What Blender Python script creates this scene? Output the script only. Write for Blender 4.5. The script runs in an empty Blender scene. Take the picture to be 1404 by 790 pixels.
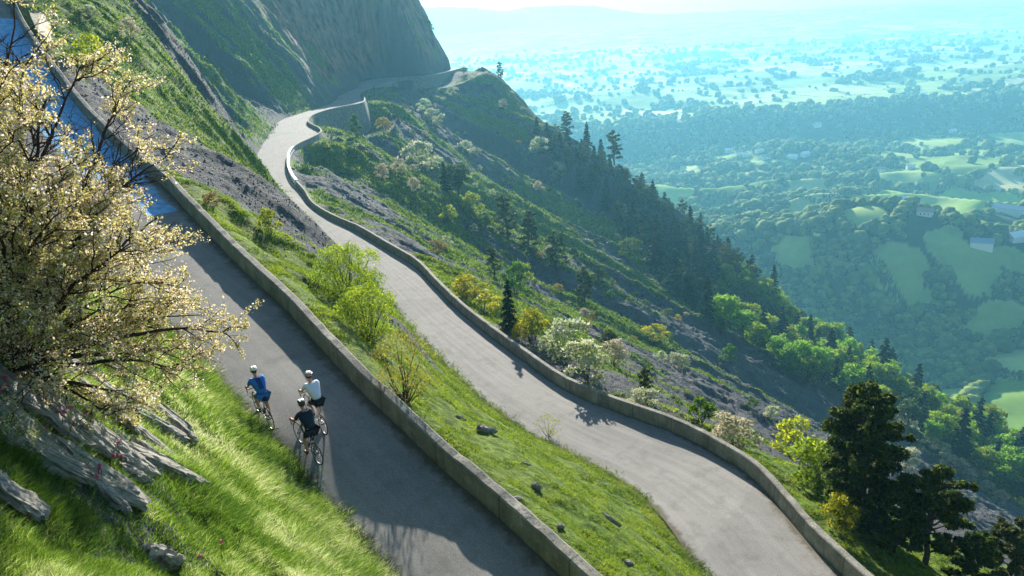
import bpy, math, random
import numpy as np
from mathutils import Vector, Matrix

R_ = math.radians
C = bpy.context.scene.collection
scn = bpy.context.scene
rng = np.random.default_rng(7)
random.seed(7)

# ------------------------------------------------------------------ camera
PITCH, ROLL, FOC = R_(20.5), R_(4.0), 1000.0
cam_d = bpy.data.cameras.new("camera")
cam = bpy.data.objects.new("camera", cam_d); C.objects.link(cam); scn.camera = cam
cam_d.sensor_width = 36.0; cam_d.lens = 36.0 * FOC / 1404.0
cam_d.clip_start = 0.1; cam_d.clip_end = 60000
F = np.array([0, math.cos(PITCH), -math.sin(PITCH)])
U0 = np.array([0, math.sin(PITCH), math.cos(PITCH)]); R0 = np.array([1., 0, 0])
cr, sr = math.cos(ROLL), math.sin(ROLL)
CU = cr * U0 + sr * R0; CR = cr * R0 - sr * U0
m = Matrix(((CR[0], CU[0], -F[0], 0), (CR[1], CU[1], -F[1], 0), (CR[2], CU[2], -F[2], 0), (0, 0, 0, 1)))
cam.matrix_world = m

def ray(px, py):
    return F + (px - 702) / FOC * CR - (py - 395) / FOC * CU
def atD(px, py, D):            # a point of the photograph at a measured depth
    return ray(px, py) * D
def atZ(px, py, z):            # ... or at a known height
    r = ray(px, py); return r * (z / r[2])
def proj(P):
    P = np.asarray(P, float); d = P @ F
    return 702 + FOC * (P @ CR) / d, 395 - FOC * (P @ CU) / d, d

# ------------------------------------------------------------------ light
SUN_AZ, SUN_EL = R_(-3.0), R_(19.0)     # azimuth from +Y towards +X
sd = np.array([math.sin(SUN_AZ) * math.cos(SUN_EL), math.cos(SUN_AZ) * math.cos(SUN_EL), math.sin(SUN_EL)])
w = bpy.data.worlds.new("World"); scn.world = w; w.use_nodes = True
nt = w.node_tree; nt.nodes.clear()
sky = nt.nodes.new("ShaderNodeTexSky"); sky.sky_type = 'NISHITA'; sky.sun_disc = False
sky.sun_elevation = SUN_EL; sky.sun_rotation = SUN_AZ
sky.altitude = 300; sky.air_density = 1.0; sky.dust_density = 0.7; sky.ozone_density = 2.5
bg = nt.nodes.new("ShaderNodeBackground"); bg.inputs[1].default_value = 0.056
wo = nt.nodes.new("ShaderNodeOutputWorld")
nt.links.new(sky.outputs[0], bg.inputs[0]); nt.links.new(bg.outputs[0], wo.inputs[0])
sl = bpy.data.lights.new("sun", 'SUN'); sl.energy = 5.0; sl.angle = R_(0.6); sl.color = (1.0, 0.93, 0.82)
so = bpy.data.objects.new("sun", sl); C.objects.link(so)
so.rotation_euler = Vector(-sd).to_track_quat('-Z', 'Y').to_euler()
scn.view_settings.view_transform = 'Standard'; scn.view_settings.look = 'None'
scn.view_settings.exposure = 1.6; scn.view_settings.gamma = 1.0
scn.view_settings.use_curve_mapping = False
cy = scn.cycles
cy.use_denoising = True; cy.max_bounces = 6; cy.diffuse_bounces = 2; cy.glossy_bounces = 2
cy.transmission_bounces = 4; cy.volume_bounces = 1; cy.transparent_max_bounces = 8
cy.use_adaptive_sampling = True; cy.adaptive_threshold = 0.02
HAZE_DENSITY = 0.00022
HAZE_COLOR = (0.25, 0.72, 1.0); HAZE_ANISO = 0.33

# ------------------------------------------------------------------ noise helpers
def _hash(ix, iy, seed):
    h = (ix.astype(np.int64) * 374761393 + iy.astype(np.int64) * 668265263 + seed * 1442695041) & 0x7fffffff
    h = (h ^ (h >> 13)) * 1274126177 & 0x7fffffff
    return ((h ^ (h >> 16)) & 0xffff) / 65535.0
def vnoise(x, y, seed=0):
    x = np.asarray(x, float); y = np.asarray(y, float)
    ix = np.floor(x); iy = np.floor(y); fx = x - ix; fy = y - iy
    fx = fx * fx * fx * (fx * (fx * 6 - 15) + 10); fy = fy * fy * fy * (fy * (fy * 6 - 15) + 10)
    a = _hash(ix, iy, seed); b = _hash(ix + 1, iy, seed); c = _hash(ix, iy + 1, seed); d = _hash(ix + 1, iy + 1, seed)
    return (a + (b - a) * fx + (c - a) * fy + (a - b - c + d) * fx * fy) * 2 - 1
def fbm(x, y, seed=0, o=4, g=0.5):
    s = 0; a = 1; n = 0
    for k in range(o):
        s = s + a * vnoise(x * 2 ** k + 17.3 * k, y * 2 ** k - 9.1 * k, seed + k); n += a; a *= g
    return s / n
def sstep(a, b, x):
    t = np.clip((x - a) / (b - a), 0, 1); return t * t * (3 - 2 * t)

# ------------------------------------------------------------------ materials
def mat(name, col, rough=0.8, spec=0.3, metal=0.0):
    mt = bpy.data.materials.new(name); mt.use_nodes = True
    b = mt.node_tree.nodes["Principled BSDF"]
    b.inputs["Base Color"].default_value = (*col, 1); b.inputs["Roughness"].default_value = rough
    b.inputs["Specular IOR Level"].default_value = spec; b.inputs["Metallic"].default_value = metal
    return mt
class NB:                                  # small node builder
    def __init__(s, mt):
        s.mt = mt; s.t = mt.node_tree; s.b = s.t.nodes["Principled BSDF"]; s.co = s.t.nodes.new("ShaderNodeTexCoord")
        s.geo = s.t.nodes.new("ShaderNodeNewGeometry")
    def n(s, k, **kw):
        nd = s.t.nodes.new(k)
        for a, v in kw.items():
            if a.startswith("i_"): nd.inputs[a[2:].replace("_", " ")].default_value = v
            else: setattr(nd, a, v)
        return nd
    def l(s, a, b): s.t.links.new(a, b)
    def mapping(s, src, scale=(1, 1, 1), rot=(0, 0, 0)):
        mp = s.n("ShaderNodeMapping"); mp.inputs["Scale"].default_value = scale; mp.inputs["Rotation"].default_value = rot
        s.l(src, mp.inputs["Vector"]); return mp.outputs[0]
    def noise(s, vec, scale, detail=4, rough=0.55, dist=0):
        nn = s.n("ShaderNodeTexNoise"); nn.inputs["Scale"].default_value = scale; nn.inputs["Detail"].default_value = detail
        nn.inputs["Roughness"].default_value = rough; nn.inputs["Distortion"].default_value = dist
        s.l(vec, nn.inputs["Vector"]); return nn.outputs["Fac"]
    def ramp(s, fac, stops, interp='LINEAR'):
        r = s.n("ShaderNodeValToRGB"); e = r.color_ramp.elements; r.color_ramp.interpolation = interp
        while len(e) < len(stops): e.new(0.5)
        for k, (p, c) in enumerate(stops):
            e[k].position = p; e[k].color = (*c, 1) if len(c) == 3 else c
        s.l(fac, r.inputs[0]); return r.outputs[0]
    def mix(s, fac, a, b, typ='MIX'):
        mx = s.n("ShaderNodeMix", data_type='RGBA', blend_type=typ)
        for sock, v in ((mx.inputs[0], fac), (mx.inputs[6], a), (mx.inputs[7], b)):
            if hasattr(v, "links"): s.l(v, sock)
            else: sock.default_value = v if isinstance(v, (int, float)) else (*v, 1)
        return mx.outputs[2]
    def math(s, op, a, b=0.0, clamp=False):
        mm = s.n("ShaderNodeMath", operation=op); mm.use_clamp = clamp
        for sock, v in ((mm.inputs[0], a), (mm.inputs[1], b)):
            if hasattr(v, "links"): s.l(v, sock)
            else: sock.default_value = v
        return mm.outputs[0]
    def bump(s, h, strength=0.5, dist=0.05, prev=None):
        bp = s.n("ShaderNodeBump"); bp.inputs["Strength"].default_value = strength; bp.inputs["Distance"].default_value = dist
        s.l(h, bp.inputs["Height"])
        if prev is not None: s.l(prev, bp.inputs["Normal"])
        return bp.outputs[0]
    def attr(s, name):
        a = s.n("ShaderNodeAttribute"); a.attribute_name = name; return a.outputs["Fac"]
    def color(s, c): s.l(c, s.b.inputs["Base Color"])
    def normal(s, c): s.l(c, s.b.inputs["Normal"])

# ------------------------------------------------------------------ mesh helpers
def np_mesh(name, V, Fc, smooth=True):
    V = np.asarray(V, np.float32); me = bpy.data.meshes.new(name)
    if isinstance(Fc, np.ndarray):
        k = Fc.shape[1]; nf = Fc.shape[0]
        me.vertices.add(len(V)); me.vertices.foreach_set("co", V.ravel())
        me.loops.add(nf * k); me.loops.foreach_set("vertex_index", Fc.astype(np.int32).ravel())
        me.polygons.add(nf); me.polygons.foreach_set("loop_start", np.arange(0, nf * k, k, dtype=np.int32))
        me.update(calc_edges=True); me.validate()
    else:
        me.from_pydata([tuple(v) for v in V], [], Fc); me.update()
    me.polygons.foreach_set("use_smooth", [smooth] * len(me.polygons))
    return me
def link(name, me, mt=None, parent=None, loc=None, rot=None):
    o = bpy.data.objects.new(name, me); C.objects.link(o)
    if mt is not None and me is not None and len(me.materials) == 0: me.materials.append(mt)
    if parent is not None: o.parent = parent
    if loc is not None: o.location = Vector([float(q) for q in loc])
    if rot is not None: o.rotation_euler = rot
    return o
def tag(o, label=None, cat=None, group=None, kind=None):
    if label: o["label"] = label
    if cat: o["category"] = cat
    if group: o["group"] = group
    if kind: o["kind"] = kind
    return o
def grid_faces(nr, nc, off=0):
    i = np.arange(nr - 1)[:, None] * nc + np.arange(nc - 1)[None, :]
    return (np.stack([i, i + 1, i + nc + 1, i + nc], -1).reshape(-1, 4) + off)
def fattr(me, name, vals):
    a = me.attributes.new(name, 'FLOAT', 'POINT'); a.data.foreach_set("value", np.asarray(vals, np.float32).ravel())
def cattr(me, name, vals):
    a = me.attributes.new(name, 'FLOAT_COLOR', 'POINT')
    v = np.ones((len(vals), 4), np.float32); v[:, :3] = vals; a.data.foreach_set("color", v.ravel())
def resample(P, step):
    P = np.asarray(P, float); seg = np.linalg.norm(np.diff(P, axis=0), axis=1); s = np.r_[0, np.cumsum(seg)]
    st = [0.0]
    while st[-1] < s[-1]:
        q = np.array([np.interp(st[-1], s, P[:, k]) for k in range(3)])
        st.append(st[-1] + step(np.linalg.norm(q)) if callable(step) else st[-1] + step)
    st = np.array(st[:-1] + [s[-1]])
    return np.stack([np.interp(st, s, P[:, k]) for k in range(3)], 1)
def catmull(P, n=8):
    P = np.asarray(P, float); Q = np.vstack([2 * P[0] - P[1], P, 2 * P[-1] - P[-2]]); out = []
    for i in range(1, len(Q) - 2):
        p0, p1, p2, p3 = Q[i - 1:i + 3]
        # centripetal-ish: plain hermite with limited tangents
        d = np.linalg.norm(p2 - p1)
        m1 = (p2 - p0) / (np.linalg.norm(p2 - p1) + np.linalg.norm(p1 - p0)) * d
        m2 = (p3 - p1) / (np.linalg.norm(p3 - p2) + np.linalg.norm(p2 - p1)) * d
        for t in np.linspace(0, 1, n, endpoint=False):
            t2, t3 = t * t, t * t * t
            out.append((2 * t3 - 3 * t2 + 1) * p1 + (t3 - 2 * t2 + t) * m1 + (-2 * t3 + 3 * t2) * p2 + (t3 - t2) * m2)
    out.append(P[-1]); return np.array(out)

# ------------------------------------------------------------------ the two roads (measured edge points)
# lower road, valley-side edge: (px, py, z)
LR = [(1222, 850, -20.2), (1156, 790, -20.5), (1104, 739, -20.7), (1067, 694, -20.9), (1029, 653, -21.1), (992, 629, -21.25), (955, 608, -21.4),
      (917, 590, -21.5), (880, 577, -21.6), (810, 551, -21.9), (766, 529, -22.1), (713, 491, -22.4), (671, 460, -22.7), (628, 425, -23.0),
      (594, 391, -23.3), (571, 367, -23.5), (537, 346, -23.7), (488, 317, -24.0), (454, 302, -24.2), (428, 285, -24.4), (417, 268, -24.5),
      (400, 248, -24.7), (394, 228, -24.9), (401, 207, -25.1), (440, 185, -25.4), (422, 171, -25.6), (428, 162, -25.7), (455, 153, -25.9), (497, 144, -26.2),
      (495, 128, -26.8), (512, 121, -27.1), (528, 116, -27.3), (545, 111, -27.5), (585, 107, -27.7), (608, 102, -27.7), (630, 96, -27.6)]
LRw = catmull([atZ(*q) for q in LR], 6)
# mountain-side edge; nearer than ~70 m it is a constant width from the right edge
LLfar = [(352, 222, -25.0), (357, 203, -25.2), (371, 182, -25.4), (385, 165, -25.7), (420, 153, -26.0), (455, 141, -26.3), (465, 131, -26.7),
         (490, 120, -27.1), (496, 111, -27.5), (528, 107, -27.7), (585, 103.5, -27.8), (604, 99, -27.8), (622, 94, -27.6)]
def offset_left(P, wd):
    T = np.gradient(P[:, :2], axis=0); T /= np.linalg.norm(T, axis=1)[:, None]
    N = np.stack([-T[:, 1], T[:, 0]], 1)
    Q = P.copy(); Q[:, :2] += N * np.asarray(wd).reshape(-1, 1); return Q
nr_ = LRw[np.linalg.norm(LRw, axis=1) < 92]
nr_ = catmull(nr_[::6], 6)
dn = np.linalg.norm(nr_, axis=1)
LLw = catmull(np.vstack([offset_left(nr_, np.interp(dn, [26, 29, 33, 38, 45, 60, 90], [3.5, 4.0, 4.9, 5.3, 5.1, 4.9, 5.2]))[:-3:9], [atZ(*q) for q in LLfar]]), 7)

def strip(A, B, n):
    def rs(P):
        s = np.r_[0, np.cumsum(np.linalg.norm(np.diff(P, axis=0), axis=1))]; u = s / s[-1]
        return P, u
    A, ua = rs(A); B, ub = rs(B); u = np.linspace(0, 1, n)
    f = lambda P, q: np.stack([np.interp(u, q, P[:, k]) for k in range(3)], 1)
    return f(A, ua), f(B, ub)
# pair near and far halves separately so the cross-lines stay square to the road
kR = int(np.argmin(np.abs(np.linalg.norm(LRw - atZ(398, 248, -24.7), axis=1))))
kL = int(np.argmin(np.linalg.norm(LLw - atZ(352, 222, -25.0), axis=1)))
a1, b1 = strip(LLw[:kL + 1], LRw[:kR + 1], 130); 
kR2 = int(np.argmin(np.linalg.norm(LRw - atZ(497, 144, -26.2), axis=1))); kL2 = int(np.argmin(np.linalg.norm(LLw - atZ(455, 141, -26.3), axis=1)))
a2, b2 = strip(LLw[kL:kL2 + 1], LRw[kR:kR2 + 1], 50); a3, b3 = strip(LLw[kL2:], LRw[kR2:], 60)
RL = np.vstack([a1, a2[1:], a3[1:]]); RR = np.vstack([b1, b2[1:], b3[1:]])
# upper road, valley-side edge: (px, py, D)
URp = [(905, 900, 14.0), (835, 850, 15.0), (759, 790, 16.5), (690, 728, 17.9), (600, 640, 19.6), (540, 580, 20.8), (480, 522, 22.2), (393, 425, 26.3), (328, 365, 30.0), (285, 320, 33.3),
       (256, 294, 35.6), (222, 254, 38.8), (180, 222, 42.0), (148, 197, 45.0), (114, 160, 49.0), (85, 122, 53), (57, 84, 57.5), (31, 43, 63), (14, 10, 68), (-6, -40, 76), (-30, -100, 86)]
URw = catmull([atD(*q) for q in URp], 6)
zz = np.convolve(np.pad(URw[:, 2], 12, mode='edge'), np.ones(25) / 25, 'valid'); URw[6:-6, 2] = zz[6:-6]
_u = catmull(URw[::6], 6); ULw = offset_left(_u, np.interp(np.linalg.norm(_u, axis=1), [14, 22, 28, 34, 42, 60], [3.0, 3.05, 3.7, 4.6, 5.4, 5.6]))
UL, UR = strip(ULw, URw, 170)

def nearest(P2, A, B, Zc):
    """distance data from points to a road given by paired left/right edges: signed lateral position u (0 left..1 right), distance outside, road height"""
    def side(E, P2=P2):
        E = E[::2] if len(E) > 100 else E
        if len(P2) > 500000:               # the big sheet: coarse first, exact only beside the road
            g = P2.reshape(len(rr), len(th), 2); ci = np.unique(np.r_[0:len(rr):6, len(rr) - 1]); cj = np.unique(np.r_[0:len(th):6, len(th) - 1])
            co = side(E, g[np.ix_(ci, cj)].reshape(-1, 2)); out = []
            fi = np.interp(np.arange(len(rr)), ci, np.arange(len(ci))); fj = np.interp(np.arange(len(th)), cj, np.arange(len(cj)))
            i0 = np.minimum(fi.astype(int), len(ci) - 2); j0 = np.minimum(fj.astype(int), len(cj) - 2); fi = (fi - i0)[:, None]; fj = (fj - j0)[None]
            for q in co:
                q = q.reshape(len(ci), len(cj)); out.append((q[i0][:, j0] * (1 - fi) * (1 - fj) + q[i0 + 1][:, j0] * fi * (1 - fj) + q[i0][:, j0 + 1] * (1 - fi) * fj + q[i0 + 1][:, j0 + 1] * fi * fj).ravel())
            mk = np.abs(out[0]) < 9 + .03 * np.hypot(P2[:, 0], P2[:, 1]); ex = side(E, P2[mk])
            for k in range(4): out[k][mk] = ex[k]
            return out
        best = np.full(len(P2), 1e9); sg = np.zeros(len(P2)); zr = np.zeros(len(P2)); st = np.zeros(len(P2))
        for i in range(len(E) - 1):
            a = E[i, :2]; d = E[i + 1, :2] - a; L2 = d @ d + 1e-9; L = math.sqrt(L2)
            v = P2 - a; t = np.clip((v @ d) / L2, 0, 1); q = v - t[:, None] * d
            dd = (q * q).sum(1); mk = dd < best - 1e-9
            if not mk.any(): continue
            best[mk] = dd[mk]; sg[mk] = (d[1] * v[mk, 0] - d[0] * v[mk, 1]) / L; zr[mk] = E[i, 2] + t[mk] * (E[i + 1, 2] - E[i, 2]); st[mk] = i + t[mk]
        end = (st >= len(E) - 1 - 1e-6) | (st <= 1e-9)
        return np.sqrt(best) * np.where((sg > 0) | end, 1, -1), zr, st, np.where(end, np.sign(sg), 0.0)
    dR, zR, sR, eR = side(B); dL, zL, sL, eL = side(A[::-1])
    h = np.full(len(P2), 2.0); right = np.where(np.abs(eR) > .5, eR > 0, dR > dL)
    lat = np.where(right, h + np.maximum(dR, -h + .01), -(h + np.maximum(dL, -h + .01)))
    zr = np.where(np.maximum(dR, dL) < 0, (zR * np.abs(dL) + zL * np.abs(dR)) / (np.abs(dL) + np.abs(dR) + 1e-9), np.where(right, zR, zL))
    return lat, h, zr, sR       # lat > 0 to the right (valley side)

# ------------------------------------------------------------------ terrain: control points
ctl = []
def cp(px, py, D): ctl.append(atD(px, py, D))
def cw(x, y, z): ctl.append(np.array([x, y, z], float))
# foreground bank below the camera and beside the upper road
for q in [(0, 790, 5.4), (150, 790, 6.5), (300, 790, 9.0), (430, 790, 12.0), (540, 788, 14.6), (0, 700, 6.2), (120, 700, 7.8), (260, 700, 10.6), (380, 700, 14.0), (470, 703, 16.9),
          (0, 600, 7.6), (120, 610, 9.4), (220, 620, 12.4), (310, 630, 15.0), (392, 605, 18.6), (0, 520, 9.2), (120, 530, 11.5), (230, 540, 15), (310, 552, 19.2),
          (0, 430, 12.5), (120, 450, 15.5), (220, 470, 20.2), (272, 490, 22.6), (0, 340, 17), (90, 350, 21.5), (0, 240, 24), (560, 860, 12.6), (200, 860, 5.2), (0, 860, 4.2), (700, 950, 10.8)]:
    cp(*q)
cw(0, 0, -1.9); cw(-3, -2, -1.5); cw(3, -2, -4.0); cw(-6, 1, -0.8); cw(4, 3, -6.5); cw(2.6, 6.5, -9.0)
# mountain above and beside: (px,py,D)
for q in [(60, 60, 62), (100, 60, 66), (130, 120, 58), (160, 170, 52), (240, 235, 46), (200, 170, 56), (260, 200, 62), (320, 250, 66), (345, 215, 88),
          (420, 300, 60), (440, 322, 55), (350, 290, 50), (300, 270, 44), (330, 330, 37),
          (110, 20, 76), (200, 110, 76), (280, 180, 80), (180, 0, 110), (250, 60, 112), (300, 100, 112), (340, 180, 110),
          (250, -60, 150), (300, 0, 140), (120, -60, 110), (40, -60, 90)]:
    cp(*q)
# slope between the upper wall and the lower road
for q in [(520, 480, 28.0), (560, 560, 24.0), (660, 640, 21.5), (760, 720, 19.2), (840, 800, 17.3), (700, 620, 24.6), (800, 700, 22.0), (900, 790, 20.0),
          (420, 400, 31.5), (460, 350, 43), (480, 420, 33.5)]:
    cp(*q)
# the road benches
for i in range(0, len(RL), 7):
    ctl.append(RL[i] + [0, 0, 0.05]); ctl.append(RR[i] - [0, 0, 0.1])
for i in range(0, len(UL), 7):
    ctl.append(UL[i] + [0, 0, 0.1]); ctl.append(UR[i] - [0, 0, -0.1])
# falling slope on the valley side
iY = np.argsort(RR[:, 1])
def roadx(y): return np.interp(y, RR[iY, 1], RR[iY, 0]), np.interp(y, RR[iY, 1], RR[iY, 2])
for y in [26, 40, 60, 85, 115, 150, 185, 220, 250]:
    x, z = roadx(y)
    for t in [3, 12, 30, 60, 100, 150, 215]:
        if y < 60 and t < 5: continue
        if y > 230 and t > 165: continue
        if y > 160 and t > 185 : continue
        cw(x + t, y + (0.25 * t if y < 50 else 0), z - 0.3 - (0.60 if t > 20 else 0.56) * t)
# headland and its descending ridge (crest points), then the hidden far side falling away
ridge = [(640, 97, 398), (662, 96, 400), (700, 126, 396), (760, 180, 388), (830, 230, 376), (900, 285, 360), (940, 305, 350), (1000, 362, 332), (1080, 432, 312), (1200, 512, 292), (1300, 570, 275), (1404, 622, 258), (1520, 690, 245)]
for a in ridge: cp(*a)
for (px, py, D) in ridge:
    P = atD(px, py, D)
    for k in (0.10, 0.28):
        h = P * (1 + k); h[2] = P[2] - k * D * (0.75); ctl.append(h)
for q in [(620, 130, 372), (660, 180, 345), (740, 240, 325), (840, 320, 300), (930, 400, 272)]: cp(*q)
cw(260, 130, -165); cw(300, 60, -190); cw(60, -20, -55); cw(140, 20, -100); cw(15, 0, -18)
ctl = np.array(ctl)
# thin out near-duplicates
pq = lambda P: np.stack([np.arctan2(P[:, 0], P[:, 1] + 6), np.log(np.hypot(P[:, 0], P[:, 1] + 6))], 1)
CX = pq(ctl); CQ = ctl[:, 2] / np.hypot(ctl[:, 0], ctl[:, 1] + 6)
keep = []
for i in range(len(CX)):
    if all(np.abs(CX[i] - CX[j]).max() > 0.012 for j in keep): keep.append(i)
CX, CQ = CX[keep], CQ[keep]
def tps(r2): return 0.5 * r2 * np.log(r2 + 1e-12)
d2 = ((CX[:, None] - CX[None]) ** 2).sum(-1); n = len(CX)
A_ = np.zeros((n + 3, n + 3)); A_[:n, :n] = tps(d2) + np.eye(n) * 2e-5; A_[:n, n] = 1; A_[:n, n + 1:] = CX; A_[n:, :n] = A_[:n, n:].T
W_ = np.linalg.solve(A_, np.r_[CQ, 0, 0, 0])
def base_z(x, y):
    P = np.stack([x.ravel(), y.ravel(), 0 * x.ravel()], 1); Q = pq(P); out = np.empty(len(Q))
    for s in range(0, len(Q), 60000):
        q = Q[s:s + 60000]; r2 = (q[:, 0:1] - CX[None, :, 0]) ** 2 + (q[:, 1:2] - CX[None, :, 1]) ** 2
        out[s:s + 60000] = tps(r2) @ W_[:n] + W_[n] + q @ W_[n + 1:]
    return (out * np.hypot(P[:, 0], P[:, 1] + 6)).reshape(x.shape)

DX, DY = -0.954, 0.300            # direction the mountain rises in, above the far half of the lower road
_a = RL[:, 0] * -DY * -1 * 1.0 + 0; EA = RL[:, 0] * DY + RL[:, 1] * -DX; ET = RL[:, 0] * DX + RL[:, 1] * DY
_k = [0]
for i in range(1, len(EA)):
    if EA[i] > EA[_k[-1]] + 0.05: _k.append(i)
EA, ET, EZ = EA[_k], ET[_k], RL[_k, 2]
EA = np.r_[EA, EA[-1] + 30, EA[-1] + 120]; ET = np.r_[ET, ET[-1] + 45, ET[-1] + 260]; EZ = np.r_[EZ, EZ[-1] - 8, EZ[-1] - 60]
def upper_face(x, y):
    a = x * DY - y * DX; t = x * DX + y * DY - np.interp(a, EA, ET)
    zr = np.interp(a, EA, EZ)
    k = np.interp(a, [80, 120, 190, 240, 290, 330, 400], [.80, .86, .92, 1.15, 1.45, 1.9, 2.1])
    tt = np.clip(t, 0, 400)
    # cracked rock: strata standing almost upright on the far cliff, gullies on the nearer face
    cl = sstep(235, 300, a)
    gul = 1 - np.abs(fbm(a / 22 + 0.5 * fbm(t / 20, a / 30, 5, 2), t / 120, 71, 4, .6)) * 2.4
    cr_ = fbm(a / 3.0 + t / 14, t / 40, 77, 4) + 0.6 * fbm(a / 9 + t / 18, t / 60, 78, 3)
    h = k * tt + sstep(1, 14, tt) * ((1 - cl) * (gul - .4) * 7.0 + cl * cr_ * 7.0 + (.6 + 3.0 * cl) * (1 - 2.2 * np.abs(fbm(a / 4.5 + t / 22, t / 18, 72, 4, .6)))) + sstep(0, 3, tt) * 0.8 * fbm(a / 2.2, t / 2.2, 79, 4)
    z = zr + h; cap = 22.0
    z = np.where(z > cap, cap + 26 * (1 - np.exp(-(z - cap) / 26)), z)   # the face rounds off to a shoulder
    return z, a, t, gul
_rp = np.array([atD(*q) for q in ridge[1:]]); _rt = np.r_[-1.5, np.arctan2(_rp[:, 0], _rp[:, 1]) ]; _rt[0] = min(_rt[1] - .012, -.03); _rt = np.r_[-1.5, _rt]
_rr = np.r_[475, 458, np.hypot(_rp[:, 0], _rp[:, 1]) * 1.02]; _rz = np.r_[-20, -28, _rp[:, 2]]
def terrain(x, y, full=True):
    """height and surface cover of the mountainside at world positions"""
    sh = x.shape; x = x.ravel(); y = y.ravel(); r = np.hypot(x, y)
    z = base_z(x, y)
    P2 = np.stack([x, y], 1)
    latl, hl, zl, sl_ = nearest(P2, RL, RR, None); latu, hu, zu, su = nearest(P2, UL, UR, None)
    dl = np.abs(latl) - hl; du = np.abs(latu) - hu
    far = np.clip(sstep(0, 1, np.minimum(dl, du) / (2 + 0.02 * r)), 0, 1)
    valley = (latl > 0) & (y > 20)
    tt_ = np.arctan2(x, y); lim = np.interp(tt_, _rt, _rr); zl_ = np.interp(tt_, _rt, _rz)
    z = np.where(r > lim, np.minimum(z, zl_ - .8 * (r - lim)), z)
    zu_, a_, t_, gu_ = upper_face(x, y)
    wl = sstep(88, 102, a_) * (1 - sstep(EA[-3], EA[-3] + 7, a_)) * (latl < 0) * sstep(0, 2.5, dl)
    z = z * (1 - wl) + zu_ * wl
    z = np.where((latl < 0) & (z > 14), 14 + 30 * (1 - np.exp(-np.maximum(z - 14, 0) / 30)), z)
    # ribs and gullies running down the fall line
    u = y + 0.22 * x; v = x - 0.22 * y
    wob = 10 * fbm(v / 60, u / 60, 3, 2)
    rib = 1 - np.abs(fbm((u + wob) / 30, v / 260, 11, 2)) * 2.2; rib = rib - 0.75
    amp = np.where(latl > 0, sstep(4, 60, dl) * np.clip(r / 60, 0, 5.0), 0)
    z = z + amp * rib * 1.9
    rib2 = 1 - np.abs(fbm((u * 0.8 + wob * .5) / 8.5, v / 50, 21, 4, .6)) * 2.2
    ampL = np.where(latl < 0, np.clip((r - 50) / 20, 0, 4.5) * (1 - wl), np.clip((r - 30) / 90, 0, 1.0)) * sstep(1, 12, np.minimum(dl, du))
    z = z + ampL * rib2 * 0.9
    # small roughness: tussocks and stones
    z = z + far * (0.35 * fbm(x / 3.1, y / 3.1, 31, 3) * np.clip(r / 25, 0.5, 1.6) + 0.13 * np.abs(fbm(x / .55, y / .55, 41, 3)) + np.clip((r - 60) / 200, 0, 1) * 1.2 * fbm(x / 9, y / 9, 47, 3))
    z = z + far * sstep(40, 90, r) * (.9 * np.abs(fbm(x / 3.2, y / 3.2, 43, 4, .6)) + 1.5 * sstep(90, 200, r) * np.abs(fbm(x / 7, y / 7, 45, 4, .6)))
    near = np.clip(1 - r / 26, 0, 1) * (latu < 0)
    # rock ledges beside the camera, edges running down the slope
    z = z + near * far * 0.9 * fbm((x * .8 + y * .6) / 0.9, (y * .8 - x * .6) / 4, 51, 4)
    # benches
    for (lat, h, zr, d) in ((latl, hl, zl, dl), (latu, hu, zu, du)):
        wgt = 1 - sstep(0.55, 2.6, d)
        tgt = zr - 0.10 - 0.22 * (lat > 0) * sstep(0.1, 0.6, d)
        bank = np.where(lat < 0, zr - 0.06 + np.clip(d, 0, 9) * (1.2 if lat is latu else 0.9), tgt)
        z = z * (1 - wgt) + bank * wgt
    # the outer bends stand on retaining walls: the ground drops at their foot
    for (c_, R__, dp) in ((atZ(466, 150, -25.8), 25.0, 9.5), (atZ(575, 108, -27.6), 30.0, 5.0)):
        bm_ = np.exp(-(((x - c_[0]) ** 2 + (y - c_[1]) ** 2) / R__ ** 2) ** 2) * (latl > 0) * sstep(.5, 1.1, dl)
        z = np.where(bm_ > .02, np.minimum(z, zl - dp * bm_), z)
    # never let ground rise through a road
    cl = np.where(dl < 0.12, zl - 0.07, 1e9); cu = np.where(du < 0.12, zu - 0.07, 1e9)
    z = np.minimum(z, np.minimum(cl, cu))
    if not full: return z.reshape(sh)
    rib = rib + 0.75
    return z.reshape(sh), dict(a=a_, t=t_, gul=gu_, wl=wl, latl=latl, dl=dl, latu=latu, du=du, rib=rib, rib2=rib2, u=u, v=v, r=r, x=x, y=y, z=z)

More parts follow.
